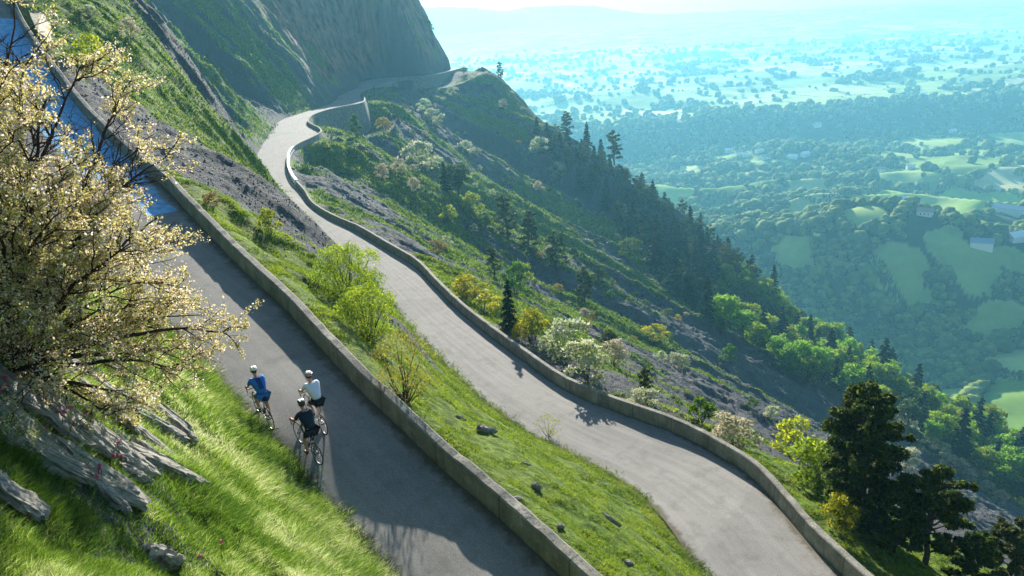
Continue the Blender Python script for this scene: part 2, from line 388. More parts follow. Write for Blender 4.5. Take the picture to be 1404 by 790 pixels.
# labelled spots of the photograph: (px, py, D, how green 0..1)
cov = [(200, 170, 56, .12), (300, 270, 44, .15), (260, 200, 60, .1), (400, 320, 52, .1), (430, 330, 52, .12), (150, 130, 58, .2), (350, 290, 50, .12), (390, 340, 44, .2),
       (240, 180, 68, 1.3), (300, 235, 66, 1.2), (340, 245, 68, 1.2), (200, 120, 74, 1.2), (350, 330, 36, 1.2), (420, 400, 31, 1.3), (300, 285, 38, .9), (270, 260, 40, .9),
       (520, 480, 28, 1.0), (660, 640, 21.5, .95), (800, 700, 22, .9), (900, 790, 20, .9), (460, 350, 43, .35), (440, 325, 52, .2),
       (330, 150, 112, .35), (280, 80, 112, .55), (250, 60, 110, .6), (340, 190, 112, .25), (400, 60, 165, .6), (360, 120, 140, .5), (430, 130, 190, .7), (480, 60, 285, .55), (520, 60, 340, .35),
       (430, 215, 120, .6), (470, 215, 140, .0), (520, 270, 110, .05), (560, 310, 95, .1), (450, 260, 105, .6), (600, 360, 85, .3), (560, 250, 150, .7), (620, 300, 120, .55), (700, 350, 110, .7), (740, 420, 85, .6),
       (640, 370, 75, .5), (720, 440, 62, .8), (820, 500, 60, .6), (880, 540, 50, .5), (900, 500, 75, .1), (1000, 500, 100, -.1), (950, 450, 120, .1), (1050, 560, 90, -.2), (1000, 420, 150, .1), (850, 400, 140, .65), (780, 370, 130, .75),
       (850, 450, 110, .5), (1100, 620, 60, .2), (1250, 620, 120, .0), (1300, 700, 80, .1), (1150, 560, 120, -.1), (950, 350, 230, .2), (700, 200, 300, .6), (620, 180, 330, .4), (560, 170, 250, .5), (1060, 660, 42, .6), (1130, 740, 38, .8), (1250, 780, 45, .5)]
cvP = np.array([atD(a, b, c) for a, b, c, d in cov]); cvQ = pq(cvP); cvV = np.array([d for *_, d in cov])
RC = atD(105, 600, 9.2)
def cover(d):
    Q = pq(np.stack([d['x'], d['y'], d['z']], 1)); num = np.zeros(len(Q)); den = np.full(len(Q), 1e-9)
    for c, v in zip(cvQ, cvV):
        w_ = 1 / (((Q - c) ** 2).sum(1) + 2.5e-3) ** 2.2; num += w_ * v; den += w_
    g = num / den
    rc = np.minimum(((d['x'] - RC[0]) ** 2 + (d['y'] - RC[1]) ** 2) / 6.0, 9)
    g = np.where((d['latu'] < 0) & (d['r'] < 60), 0.95 - .95 * np.exp(-rc) * (d['r'] < 22), g)
    ll = 2.6
    g = g + 0.30 * (d['rib'] - 0.3) * (d['latl'] > 0) * sstep(5, 40, d['dl']) + 0.38 * fbm(d['u'] / ll, d['v'] / (ll * 5), 61, 4) + 0.25 * fbm(d['x'] / 1.3, d['y'] / 1.3, 65, 3) + (0.42 + .35 * (d['latl'] > 0)) * fbm(d['u'] / 14, d['v'] / 90, 63, 3) - .04 * (d['latl'] > 0) - .03 * (d['latl'] > 0) * sstep(15, 50, d['dl'])
    # strip of grass and soil along the walls, bare verge
    g = g - 0.3 * (d['latl'] < 0) * (1 - sstep(0.05, 0.4, d['dl']))
    cf = sstep(225, 285, d['a']) * (d['latl'] < 0)
    g = g * (1 - cf) + cf * (0.12 + .8 * fbm(d['a'] / 12, d['z'] / 9, 67, 4) + .5 * sstep(8, 30, d['z']))
    hl = (d['latl'] < 0) * sstep(50, 75, d['r']) * (d['a'] < 102)
    g = g + hl * (.45 * (d['rib2'] - .35) - .12)
    up = (d['latl'] < 0) * sstep(95, 120, d['a']) * (1 - cf)     # rocky face above the lower road
    g = g - up * (.18 + .5 * np.abs(fbm(d['a'] / 6, d['t'] / 30, 69, 4)) - .25 * d['gul'])
    return np.clip(g, 0, 1.2)

# polar sheet from under the camera out past the ridge
def radial():
    r = [1.2]
    while r[-1] < 560:
        q = r[-1]; r.append(q * (1.008 if q < 25 else 1.005 if q < 110 else 1.0027 if q < 430 else 1.008))
    return np.array(r)
rr = radial(); th = np.r_[np.linspace(R_(-75), R_(-43), 60, endpoint=False), np.linspace(R_(-43), R_(43), 980, endpoint=False), np.linspace(R_(43), R_(70), 50)]
TH, RRg = np.meshgrid(th, rr)
GX, GY = RRg * np.sin(TH), RRg * np.cos(TH) - 1.0
GZ, info = terrain(GX, GY)
gcov = cover(info)
V = np.stack([GX.ravel(), GY.ravel(), GZ.ravel()], 1)
me = np_mesh("mountainside", V, grid_faces(len(rr), len(th)))
fattr(me, "grass", gcov)
fattr(me, "cliff", np.clip(sstep(235, 285, info["a"]) * (info["latl"] < 0) * sstep(1, 6, info["dl"]), 0, 1))
M = {}
def ground_material():
    mt = mat("mountain_ground", (.1, .1, .05), .95, .15); b = NB(mt); P = b.geo.outputs["Position"]
    fall = b.mapping(P, (0.35, 1, 0.5), (0, 0, R_(12)))
    n1 = b.noise(P, 2.2, 6, .65); n2 = b.noise(P, 0.25, 5, .6); n3 = b.noise(fall, 1.1, 5, .6); n4 = b.noise(P, 9, 3, .6)
    green = b.ramp(n1, [(.25, (.025, .048, .006)), (.45, (.08, .15, .009)), (.62, (.17, .265, .014)), (.8, (.25, .31, .035))])
    green = b.mix(b.ramp(n2, [(.35, (0, 0, 0)), (.65, (1, 1, 1))]), green, b.mix(0.3, green, (.14, .13, .04)))
    rock = b.ramp(n4, [(.25, (.030, .032, .038)), (.5, (.078, .082, .092)), (.68, (.145, .148, .155)), (.84, (.40, .40, .39))])
    rock = b.mix(b.ramp(n3, [(.3, (0, 0, 0)), (.7, (1, 1, 1))]), rock, b.mix(0.6, rock, (.085, .083, .085)))
    g = b.attr("grass"); j = b.math('ADD', g, b.math('MULTIPLY', b.math('SUBTRACT', n1, .5), .9))
    fac = b.ramp(j, [(.38, (0, 0, 0)), (.58, (1, 1, 1))])
    rock = b.mix(b.attr('cliff'), rock, b.mix(b.ramp(b.noise(b.mapping(P, (1, 1, .12), (.1, .25, 0)), .35, 6, .65), [(.35, (0, 0, 0)), (.62, (1, 1, 1))]), (.05, .028, .020), (.34, .19, .12)))
    b.color(b.mix(fac, rock, green))
    h = b.math('ADD', b.noise(P, 5, 6, .7), b.math('MULTIPLY', b.noise(P, 1.2, 4, .6), 1.6))
    far_ = b.noise(b.mapping(P, (1, 1, .45)), .45, 7, .68)
    b.normal(b.bump(h, 1.0, 0.16, b.bump(far_, 1.0, 1.3))); return mt
M['ground'] = ground_material()
ms = link("mountainside", me, M['ground']); ms["kind"] = "structure"

def asphalt(name, blue=False):
    mt = mat(name, (.1, .1, .1), .92, .12); b = NB(mt); P = b.geo.outputs["Position"]
    lon = b.attr("along"); lat = b.attr("across")
    cx = b.n("ShaderNodeCombineXYZ"); b.l(b.math('MULTIPLY', lon, 0.06), cx.inputs[0]); b.l(lat, cx.inputs[1])
    tr = b.noise(cx.outputs[0], 1.6, 4, .6); gr = b.noise(P, 45, 3, .7); big = b.noise(P, .5, 5, .6); st = b.noise(P, 3, 5, .65)
    c = b.ramp(big, [(.3, (.18, .172, .16)), (.7, (.25, .24, .222))])
    c = b.mix(b.ramp(tr, [(.4, (0, 0, 0)), (.62, (.8, .8, .8))]), c, (.34, .325, .30))
    c = b.mix(0.55, c, b.ramp(gr, [(.3, (.07, .07, .068)), (.5, (.19, .185, .175)), (.72, (.42, .41, .39))]))
    c = b.mix(b.ramp(st, [(.66, (0, 0, 0)), (.74, (.35, .35, .35))]), c, (.07, .068, .066))
    # hairline cracks
    vo = b.n("ShaderNodeTexVoronoi", feature='DISTANCE_TO_EDGE'); vo.inputs["Scale"].default_value = .55
    b.l(b.mapping(P, (1, 1, 1)), vo.inputs["Vector"])
    dn_ = b.n("ShaderNodeVectorMath", operation='ADD')
    cn = b.n("ShaderNodeTexNoise"); cn.inputs["Scale"].default_value = 1.4; b.l(P, cn.inputs["Vector"]); b.l(cn.outputs["Color"], dn_.inputs[1]); b.l(P, dn_.inputs[0]); b.l(dn_.outputs[0], vo.inputs["Vector"])
    ck = b.math('MULTIPLY', b.ramp(vo.outputs["Distance"], [(.0, (.4, .4, .4)), (.006, (0, 0, 0))]), b.ramp(b.noise(P, .3, 2), [(.5, (0, 0, 0)), (.62, (.6, .6, .6))]))
    c = b.mix(ck, c, (.03, .03, .03))
    # repair patches and worn lanes
    pv_ = b.n("ShaderNodeTexVoronoi"); pv_.inputs["Scale"].default_value = .16; b.l(dn_.outputs[0], pv_.inputs["Vector"])
    sp_ = b.n("ShaderNodeSeparateColor"); b.l(pv_.outputs["Color"], sp_.inputs[0])
    c = b.mix(b.ramp(sp_.outputs[0], [(.70, (0, 0, 0)), (.72, (.18, .18, .18))]), c, (.11, .108, .105))
    c = b.mix(b.ramp(b.noise(P, 1.1, 6, .75), [(.5, (0, 0, 0)), (.75, (.5, .5, .5))]), c, (.09, .086, .08))
    # dirt and grit at the edges
    e = b.attr("edge"); en = b.noise(P, 2.5, 5, .7)
    c = b.mix(b.ramp(b.math('ADD', e, b.math('MULTIPLY', b.math('SUBTRACT', en, .5), 1.1)), [(.58, (0, 0, 0)), (.9, (1, 1, 1))]), c, (.11, .095, .07))
    if blue:
        bl = b.attr("blue"); bn = b.noise(P, .45, 5, .65, .6)
        f = b.ramp(b.math('ADD', bl, b.math('MULTIPLY', b.math('SUBTRACT', bn, .5), .35)), [(.48, (0, 0, 0)), (.56, (1, 1, 1))])
        c = b.mix(f, c, b.ramp(st, [(.3, (.10, .30, .55)), (.55, (.20, .47, .75)), (.75, (.45, .68, .86))]))
    b.color(c); b.normal(b.bump(gr, .35, .01)); return mt

def road(name, A, B, mt, nx=14, blue=False):
    t = np.linspace(0, 1, nx)[None, :, None]
    G = A[:, None] * (1 - t) + B[:, None] * t
    wd = np.linalg.norm(A - B, axis=1)
    cxs = 4 * t[..., 0] * (1 - t[..., 0])
    G[..., 2] += 0.05 * cxs
    s = np.r_[0, np.cumsum(np.linalg.norm(np.diff((A + B) / 2, axis=0), axis=1))]
    me = np_mesh(name, G.reshape(-1, 3), grid_faces(len(A), nx)[:, ::-1])
    fattr(me, "along", np.repeat(s, nx)); fattr(me, "across", (t[0, :, 0][None] * wd[:, None]).ravel())
    ed = 1 - np.minimum(t[0, :, 0][None] * wd[:, None], (1 - t[0, :, 0])[None] * wd[:, None]) / 0.9
    fattr(me, "edge", np.clip(ed, 0, 1).ravel())
    if blue:
        px, py, D = proj(G.reshape(-1, 3)); Pn = (A + B) / 2
        # painted stretch: measured along the road, from where it starts beyond the shade to the upper bend; kept to its valley-side two thirds
        i0 = np.argmin(np.linalg.norm(UR - atD(258, 300, 35.6), axis=1)); i1 = np.argmin(np.linalg.norm(UR - atD(24, 30, 65), axis=1))
        si = np.repeat(np.arange(len(A)), nx); ti = np.tile(t[0, :, 0], len(A))
        bl = sstep(i0 - 1.5, i0 + 1.5, si) * (1 - sstep(i1 - 3, i1, si)) * sstep(.43, .52, ti) * (1 - .4 * sstep(.90, .97, ti))
        i2 = np.argmin(np.linalg.norm(UR - atD(205, 240, 40), axis=1))
        bl = bl * np.where(si < i2, np.where(ti > 0.66, 0.55, 0.3), 1)
        fattr(me, "blue", bl)
    o = link(name, me, mt); o["kind"] = "structure"; return o
def refine(A, B, st):
    s = np.r_[0, np.cumsum(np.linalg.norm(np.diff((A + B) / 2, axis=0), axis=1))]
    k = np.arange(0, s[-1], st); f = lambda P: np.stack([np.interp(k, s, P[:, q]) for q in range(3)], 1); return f(A), f(B)
M['asphalt'] = asphalt("asphalt"); M['asphalt_blue'] = asphalt("asphalt_painted", True)
road("lower_road", RL, RR, M['asphalt'])
ULr, URr = refine(UL, UR, 0.35)
UL, UR = ULr, URr
road("upper_road", UL, UR, M['asphalt_blue'], 26, True)

# depth of the ground behind each spot of the photograph, to stand plants and stones on it
_px, _py, _D = proj(V); 
zb = np.full((420, 740), 1e9)
_ok = (_D > 0.5) & (_px > -30) & (_px < 1440) & (_py > -20) & (_py < 810)
np.minimum.at(zb, (((_py[_ok] + 20) / 2).astype(int), ((_px[_ok] + 30) / 2).astype(int)), _D[_ok])
for _ in range(3):
    hole = zb > 1e8; 
    if hole.any():
        q = np.pad(zb, 1, mode='edge'); nb = np.minimum.reduce([q[:-2, 1:-1], q[2:, 1:-1], q[1:-1, :-2], q[1:-1, 2:]]); zb[hole] = nb[hole]
def depth_at(px, py):
    return float(zb[int(np.clip((py + 20) / 2, 0, 419)), int(np.clip((px + 30) / 2, 0, 739))])
def ground_at(px, py):
    D = depth_at(px, py)
    if D > 1e8: return None
    P = atD(px, py, D)
    return P, D
_rl = np.log(rr)
def gz(x, y):                              # height of the built sheet under world positions
    x = np.atleast_1d(np.asarray(x, float)); y = np.atleast_1d(np.asarray(y, float))
    r = np.hypot(x, y + 1.0); t = np.arctan2(x, y + 1.0)
    i = np.clip(np.interp(np.log(r), _rl, np.arange(len(rr))), 0, len(rr) - 1.001); j = np.clip(np.interp(t, th, np.arange(len(th))), 0, len(th) - 1.001)
    i0 = i.astype(int); j0 = j.astype(int); fi = i - i0; fj = j - j0
    return GZ[i0, j0] * (1 - fi) * (1 - fj) + GZ[i0 + 1, j0] * fi * (1 - fj) + GZ[i0, j0 + 1] * (1 - fi) * fj + GZ[i0 + 1, j0 + 1] * fi * fj

# ------------------------------------------------------------------ parapet walls
def wall_material(name, base, joint=2.6):
    mt = mat(name, base, .9, .2); b = NB(mt); P = b.geo.outputs["Position"]; al = b.attr("along"); hh = b.attr("up")
    n = b.noise(P, 1.3, 5, .65); f = b.noise(P, 14, 4, .7)
    cx = b.n("ShaderNodeCombineXYZ"); b.l(b.math('MULTIPLY', al, 3.0), cx.inputs[0]); b.l(b.math('MULTIPLY', hh, .35), cx.inputs[1])
    streak = b.noise(cx.outputs[0], 1.0, 4, .6)
    d = lambda k: tuple(min(1, q * k) for q in base)
    c = b.ramp(n, [(.3, d(.55)), (.55, d(1.0)), (.75, d(1.5))])
    c = b.mix(b.math('MULTIPLY', b.ramp(streak, [(.45, (0, 0, 0)), (.7, (1, 1, 1))]), .55), c, d(.5))
    c = b.mix(b.ramp(f, [(.58, (0, 0, 0)), (.7, (.8, .8, .8))]), c, (.05, .05, .045))
    c = b.mix(b.ramp(b.noise(P, 5, 4, .6), [(.6, (0, 0, 0)), (.72, (.7, .7, .7))]), c, (.40, .39, .33))
    jt = b.math('LESS_THAN', b.math('MODULO', al, joint), 0.06)
    c = b.mix(b.math('MULTIPLY', jt, .5), c, (.035, .033, .03))
    # moss on level surfaces
    sx = b.n("ShaderNodeSeparateXYZ"); b.l(b.geo.outputs["True Normal"], sx.inputs[0])
    c = b.mix(b.math('MULTIPLY', b.ramp(sx.outputs[2], [(.7, (0, 0, 0)), (.9, (1, 1, 1))]), b.ramp(f, [(.45, (0, 0, 0)), (.6, (.55, .55, .55))])), c, (.06, .065, .03))
    b.color(c); b.normal(b.bump(f, .5, .03)); return mt
M['wall'] = wall_material("concrete", (.27, .255, .225))
M['masonry'] = wall_material("masonry", (.20, .19, .16), 1.7)
def poly_wall(name, E, side, h, thick, mt, below=0.5, batter=0.0, foot=0.0):
    """E: line of the road edge; side: +1 wall to its right"""
    E = resample(E, lambda r: float(np.clip(r * 0.012, 0.22, 4)))
    T = np.gradient(E[:, :2], axis=0); T /= np.linalg.norm(T, axis=1)[:, None]; N = np.stack([T[:, 1], -T[:, 0]], 1) * side
    s = np.r_[0, np.cumsum(np.linalg.norm(np.diff(E, axis=0), axis=1))]
    hh = np.interp(s, *h) if isinstance(h, tuple) else np.full(len(E), float(h))
    hh = hh + 0.035 * vnoise(s / .45, s * 0 + 3, 5) * (vnoise(s / 2.1, s * 0 + 4, 9) > .1) + 0.03 * (_hash(np.floor(s / 2.6), 0 * s, 4) - .5) + 0.02 * vnoise(s / 5, s * 0, 6)
    bl = np.interp(s, *below) if isinstance(below, tuple) else np.full(len(E), float(below))
    ring = [(0.02 - foot, -.12, 0), (0.02, .1, 0), (.045, 1, -.02), (.085, 1, .02), (thick - .045, 1, .02), (thick, 1, -.02), (thick + batter, None, 0)]
    cols = []; al = []; up = []
    for (o, k, dz) in ring:
        ro = o + 0.012 * vnoise(s / .5, s * 0 + o * 7, 8)
        Q = E.copy(); Q[:, :2] += N * ro[:, None]
        if k is None: Q[:, :2] += N * (bl * 0.18)[:, None]; Q[:, 2] -= bl; up.append(-bl)
        elif k < 0: Q[:, 2] += k; up.append(hh * 0)
        else: Q[:, 2] += hh * k + dz; up.append(hh * k)
        cols.append(Q); al.append(s)
    G = np.stack(cols, 1); nr, nc = G.shape[:2]
    f = grid_faces(nr, nc); Vv = G.reshape(-1, 3)
    me = np_mesh(name, Vv, f if side < 0 else f[:, ::-1], smooth=False)
    fattr(me, "along", np.stack(al, 1).ravel()); fattr(me, "up", np.stack(up, 1).ravel())
    # close both ends
    bm_faces = [list(range(nc)), list(range((nr - 1) * nc, nr * nc))[::-1]]
    import bmesh
    bm = bmesh.new(); bm.from_mesh(me); bm.verts.ensure_lookup_table()
    for q in bm_faces:
        try: bm.faces.new([bm.verts[i] for i in q])
        except ValueError: pass
    bmesh.ops.recalc_face_normals(bm, faces=bm.faces); bm.to_mesh(me); bm.free()
    return link(name, me, mt)
def edge_between(E, p0, p1):
    i = int(np.argmin(np.linalg.norm(E - p0, axis=1))); j = int(np.argmin(np.linalg.norm(E - p1, axis=1)))
    return E[min(i, j):max(i, j) + 1]
lenU = np.r_[0, np.cumsum(np.linalg.norm(np.diff(UR, axis=0), axis=1))][-1]
o = poly_wall("parapet_wall", UR, 1, ([0, 12, 40, 80, 120], [.62, .62, .72, .82, .85]), .34, M['wall'], below=1.6)
tag(o, "long straight concrete parapet wall along the upper road beside the cyclists", "wall")
LRn = edge_between(RR, RR[0], atZ(404, 255, -24.6))
o = poly_wall("parapet_wall", LRn, 1, ([0, 30, 60, 140], [.78, .75, .8, .95]), .36, M['wall'], below=1.5)
tag(o, "winding concrete parapet wall along the outer edge of the lower road", "wall")
LRm = edge_between(RR, atZ(401, 206, -25.1), atZ(424, 168, -25.6))
o = poly_wall("parapet_wall", LRm, 1, .95, .4, M['wall'], below=2)
tag(o, "low pale wall round the sharp corner past the white railing", "wall")
LRs = edge_between(RR, atZ(424, 168, -25.6), atZ(497, 130, -26.8))
nS = len(LRs)
o = poly_wall("retaining_wall", LRs, 1, 1.0, .5, M['masonry'], below=([0, 8, 45, 70, 90], [3, 7, 13, 10, 4]))
tag(o, "tall masonry retaining wall holding up the outer bend of the lower road", "wall")
LRf = edge_between(RR, atZ(512, 121, -27.1), RR[-1])
o = poly_wall("retaining_wall", LRf, 1, .9, .6, M['masonry'], below=([0, 10, 40, 90, 130], [3, 3.5, 7, 6, 3]))
tag(o, "far masonry wall under the road at the foot of the cliff", "wall")
# white railing on the inner bend
Er = resample(edge_between(RR, atZ(404, 255, -24.6), atZ(401, 206, -25.1)), 0.5)
M['white'] = mat("white_paint", (.72, .71, .66), .6, .3)
rail = link("guard_railing", None, loc=Er[0]); tag(rail, "white slatted guard railing on the inner bend of the lower road", "railing")
def box_between(a, b, w_, h_):
    a = np.asarray(a, float); b = np.asarray(b, float); d = b - a; d /= np.linalg.norm(d); sdx = np.cross(d, [0, 0, 1.])
    if np.linalg.norm(sdx) < 1e-3: sdx = np.array([1., 0, 0])
    sdx /= np.linalg.norm(sdx); upv = np.cross(sdx, d)
    P = []
    for p in (a, b):
        for (u_, v_) in ((-1, -1), (1, -1), (1, 1), (-1, 1)): P.append(p + sdx * u_ * w_ / 2 + upv * v_ * h_ / 2)
    return P, [(0, 1, 2, 3), (7, 6, 5, 4), (0, 4, 5, 1), (1, 5, 6, 2), (2, 6, 7, 3), (3, 7, 4, 0)]
def boxes(lst):
    Vv = []; Ff = []
    for (a, b, w_, h_) in lst:
        p, f = box_between(a, b, w_, h_); k = len(Vv); Vv += p; Ff += [tuple(i + k for i in q) for q in f]
    return Vv, Ff
off = np.array(Er[0])
Tn = np.gradient(Er[:, :2], axis=0); Tn /= np.linalg.norm(Tn, axis=1)[:, None]; Nn = np.stack([Tn[:, 1], -Tn[:, 0]], 1)
Ec = Er.copy(); Ec[:, :2] += Nn * .3
for k in range(0, len(Ec), 4):
    v_, f_ = boxes([(Ec[k] - off + [0, 0, -.4], Ec[k] - off + [0, 0, .86], .42, .30)])
    link("post", np_mesh("post", v_, f_, False), M['white'], rail)
for zz_, nm in ((.95, "top_rail"), (.16, "bottom_rail")):
    v_, f_ = boxes([(Ec[k] - off + [0, 0, zz_], Ec[min(k + 2, len(Ec) - 1)] - off + [0, 0, zz_], .46, .2) for k in range(0, len(Ec) - 1, 2)])
    link(nm, np_mesh(nm, v_, f_, False), M['white'], rail)

# pale concrete slab behind the parapet at the top of the upper road
Q = [atD(x, y, d) for x, y, d in [(33, -12, 74), (58, -12, 77), (63, 8, 73), (69, 32, 66), (62, 50, 60), (52, 44, 60), (42, 22, 65)]]
Q2 = [q + np.array([1.2, -1.0, -5.5]) * 1.0 for q in Q]
nQ = len(Q); fc = [tuple(range(nQ)), tuple(range(2 * nQ - 1, nQ - 1, -1))] + [(i, nQ + i, nQ + (i + 1) % nQ, (i + 1) % nQ) for i in range(nQ)]
M['pale'] = wall_material("pale_concrete", (.46, .40, .29), 90)
o = link("concrete_buttress", np_mesh("concrete_buttress", Q + Q2, fc, False), M['pale'])
fattr(o.data, "along", [1.0] * (2 * nQ)); fattr(o.data, "up", [0.0] * (2 * nQ))
tag(o, "pale concrete buttress slab behind the upper road parapet in the corner", "buttress")

# ------------------------------------------------------------------ the valley far below
def valley_z(x, y):
    r = np.hypot(x, y); z = -262 + 18 * fbm(x / 240, y / 240, 101, 4) + np.clip(1 - np.abs(r - 900) / 600, 0, 1) * 32 * (1 - np.abs(fbm(x / 210, y / 150, 103, 3)) * 2)
    # wooded mound below the ridge
    c = atD(1215, 470, 690); q = ((x - c[0]) / 150) ** 2 + ((y - c[1] + .35 * (x - c[0])) / 75) ** 2
    z = z + 52 * np.exp(-q)
    # the scarp and the plateau behind it
    xs = x + 60 * fbm(x / 300, y / 300, 105, 3)
    yc = 1290 + 0.10 * xs + 130 * fbm(x / 420, 0 * x + 5, 107, 3)
    s = sstep(-35, 50, y - yc); z = z + s * (50 + 10 * fbm(x / 300, y / 300, 109, 3))
    # the long far hill on the skyline
    z = z + 22 * sstep(2300, 3800, y) * fbm(x / 900, y / 900, 111, 3)
    for (px, D, hgt, wx, wy) in [(1160, 6200, 62, 800, 900), (1404, 5200, 18, 900, 700), (900, 6500, 25, 1500, 900), (640, 5200, -20, 900, 800), (590, 11200, 400, 1500, 500), (760, 11800, 300, 1300, 400), (1100, 11800, 230, 1500, 400), (250, 9000, 90, 2500, 1200)]:
        c = atD(px, 40, D); z = z + hgt * np.exp(-((x - c[0]) / wx) ** 2 - ((y - c[1]) / wy) ** 2)
    return z
rv = [230.0]
while rv[-1] < 12500: rv.append(rv[-1] * 1.005)
rv = np.array(rv); tv = np.r_[np.linspace(R_(-60), R_(-12), 90, endpoint=False), np.linspace(R_(-12), R_(46), 820, endpoint=False), np.linspace(R_(46), R_(62), 40)]
TV, RV = np.meshgrid(tv, rv); VX, VY = RV * np.sin(TV), RV * np.cos(TV); VZ = valley_z(VX, VY)
def valley_hit(px, py):
    r = ray(px, py); D = np.geomspace(300, 9000, 1200); Q = r[None] * D[:, None]
    k = np.argmax(Q[:, 2] < valley_z(Q[:, 0], Q[:, 1])); return Q[k], D[k]
OPEN = []
for (px, py, rx, ry) in [(650, 74, 48, 6), (745, 75, 20, 5), (910, 68, 62, 8), (960, 66, 60, 6), (1040, 45, 95, 6), (1075, 140, 58, 18), (1160, 125, 60, 12), (1190, 142, 80, 22), (1235, 158, 40, 9),
                         (1350, 140, 50, 22), (1375, 168, 40, 12), (950, 232, 22, 6), (1090, 345, 26, 11), (1230, 240, 34, 9), (1290, 272, 40, 13), (1235, 368, 36, 18), (1325, 355, 38, 22),
                         (1385, 508, 42, 18), (1365, 440, 50, 9), (1130, 268, 24, 8), (1185, 290, 26, 9), (1385, 350, 26, 9), (1020, 240, 30, 5), (700, 57, 40, 3), (1290, 30, 40, 3), (850, 90, 30, 4),
                         (1060, 90, 45, 6), (1150, 100, 50, 5), (1250, 95, 40, 5), (1330, 90, 40, 5), (1000, 110, 30, 5), (1370, 318, 24, 7), (1060, 225, 24, 4), (1140, 235, 20, 5)]:
    c, D = valley_hit(px, py)
    if D < 8900: OPEN.append((c[0], c[1], rx * D / 1000, ry * D / 1000 / max(.05, -ray(px, py)[2])))
def openness(x, y):
    o = np.zeros(np.shape(x))
    for (cx_, cy_, a, b) in OPEN:
        q = ((x - cx_) / a) ** 2 + ((y - cy_) / b) ** 2; o = np.maximum(o, 1 - sstep(.88, 1.0, q + .75 * fbm(x / (a * .7), y / (b * .7), 151, 4)))
    return o
def wood_mask(x, y):
    r = np.hypot(x, y); n = fbm(x / 130, y / 90, 121, 4) + .5 * fbm(x / 420, y / 300, 123, 3)
    c = atD(1215, 470, 690); md = np.exp(-((x - c[0]) / 170) ** 2 - ((y - c[1] + .35 * (x - c[0])) / 95) ** 2)
    yc = 1290 + 0.10 * (x + 60 * fbm(x / 300, y / 300, 105, 3)) + 130 * fbm(x / 420, 0 * x + 5, 107, 3)
    scarp = np.exp(-((y - yc - 10) / 110) ** 2)
    pl = sstep(100, 400, y - yc)
    return n + md * 1.6 + scarp * 1.4 - pl * 0.30 - .15 - 3 * openness(x, y) * (1 - sstep(.25, .6, scarp))
VM = wood_mask(VX, VY)
# field parcels: a jittered cell pattern
def cells(x, y, sc, seed):
    gx, gy = x / sc, y / sc; ix, iy = np.floor(gx), np.floor(gy); b1 = np.full(x.shape, 9.); b2 = b1.copy(); idv = np.zeros(x.shape)
    for a in (-1, 0, 1):
        for b in (-1, 0, 1):
            jx = ix + a + .5 + .42 * (2 * _hash(ix + a, iy + b, seed) - 1); jy = iy + b + .5 + .42 * (2 * _hash(ix + a, iy + b, seed + 9) - 1)
            d = np.hypot(gx - jx, gy - jy); iid = _hash(ix + a, iy + b, seed + 5)
            nb_ = d < b1; b2 = np.where(nb_, b1, np.minimum(b2, d)); idv = np.where(nb_, iid, idv); b1 = np.where(nb_, d, b1)
    return b2 - b1, idv
def field_xy(x, y): return x * .8 + y * .35 + 25 * fbm(x / 150, y / 150, 131, 2), (y * .8 - x * .3) * .75 + 25 * fbm(x / 150, y / 150, 133, 2)
ce, cid = cells(*field_xy(VX, VY), 105.0, 141)
pal = np.array([(.18, .29, .045), (.26, .36, .07), (.36, .41, .14), (.15, .25, .04), (.46, .44, .22), (.24, .36, .06)])
fc_ = pal[(cid * 5.999).astype(int)] * (0.9 + .2 * cid)[..., None]
wd_ = sstep(.0, .12, VM)[..., None]
hed = ((ce < .06) & (VM < .1))[..., None]
OV = openness(VX, VY)[..., None]; fc_ = fc_ * (1 - .5 * OV) + np.array([.38, .47, .15]) * .5 * OV
vc = fc_ * (1 - wd_) + np.array([.030, .055, .016]) * wd_; vc = np.where(hed & (rng.random(VX.shape) < .7)[..., None], np.array([.05, .08, .02]), vc)
me = np_mesh("valley_floor", np.stack([VX.ravel(), VY.ravel(), VZ.ravel()], 1), grid_faces(len(rv), len(tv)))
cattr(me, "col", vc.reshape(-1, 3))
mt = mat("valley", (.1, .15, .04), .95, .1); b = NB(mt); at = b.n("ShaderNodeAttribute"); at.attribute_name = "col"
b.color(b.mix(.5, at.outputs["Color"], b.ramp(b.noise(b.geo.outputs["Position"], .03, 6, .7), [(.3, (.45, .45, .4)), (.7, (1.4, 1.4, 1.4))]), 'MULTIPLY'))
o = link("valley_floor", me, mt); o["kind"] = "structure"

def foliage_mat(name, cols, trans=.45, rough=.7, obj_var=.25):
    """leaves that let light through; colour varies leaf by leaf and tree by tree"""
    mt = mat(name, cols[0], rough, .25); b = NB(mt)
    r = b.attr("rnd"); oi = b.n("ShaderNodeObjectInfo")
    c = b.ramp(r, [(k / max(1, len(cols) - 1), q) for k, q in enumerate(cols)])
    hv = b.n("ShaderNodeHueSaturation"); hv.inputs["Saturation"].default_value = 1.0
    b.l(c, hv.inputs["Color"]); b.l(b.math('ADD', b.math('MULTIPLY', oi.outputs["Random"], obj_var), 1 - obj_var / 2), hv.inputs["Value"])
    b.l(b.math('ADD', b.math('MULTIPLY', oi.outputs["Random"], .05), .475), hv.inputs["Hue"])
    b.color(hv.outputs[0])
    tl = b.n("ShaderNodeBsdfTranslucent"); ms_ = b.n("ShaderNodeMixShader"); ms_.inputs[0].default_value = trans
    b.l(hv.outputs[0], tl.inputs["Color"])
    out = [q for q in b.t.nodes if q.type == 'OUTPUT_MATERIAL'][0]
    b.l(b.b.outputs[0], ms_.inputs[1]); b.l(tl.outputs[0], ms_.inputs[2]); b.l(ms_.outputs[0], out.inputs["Surface"]); return mt

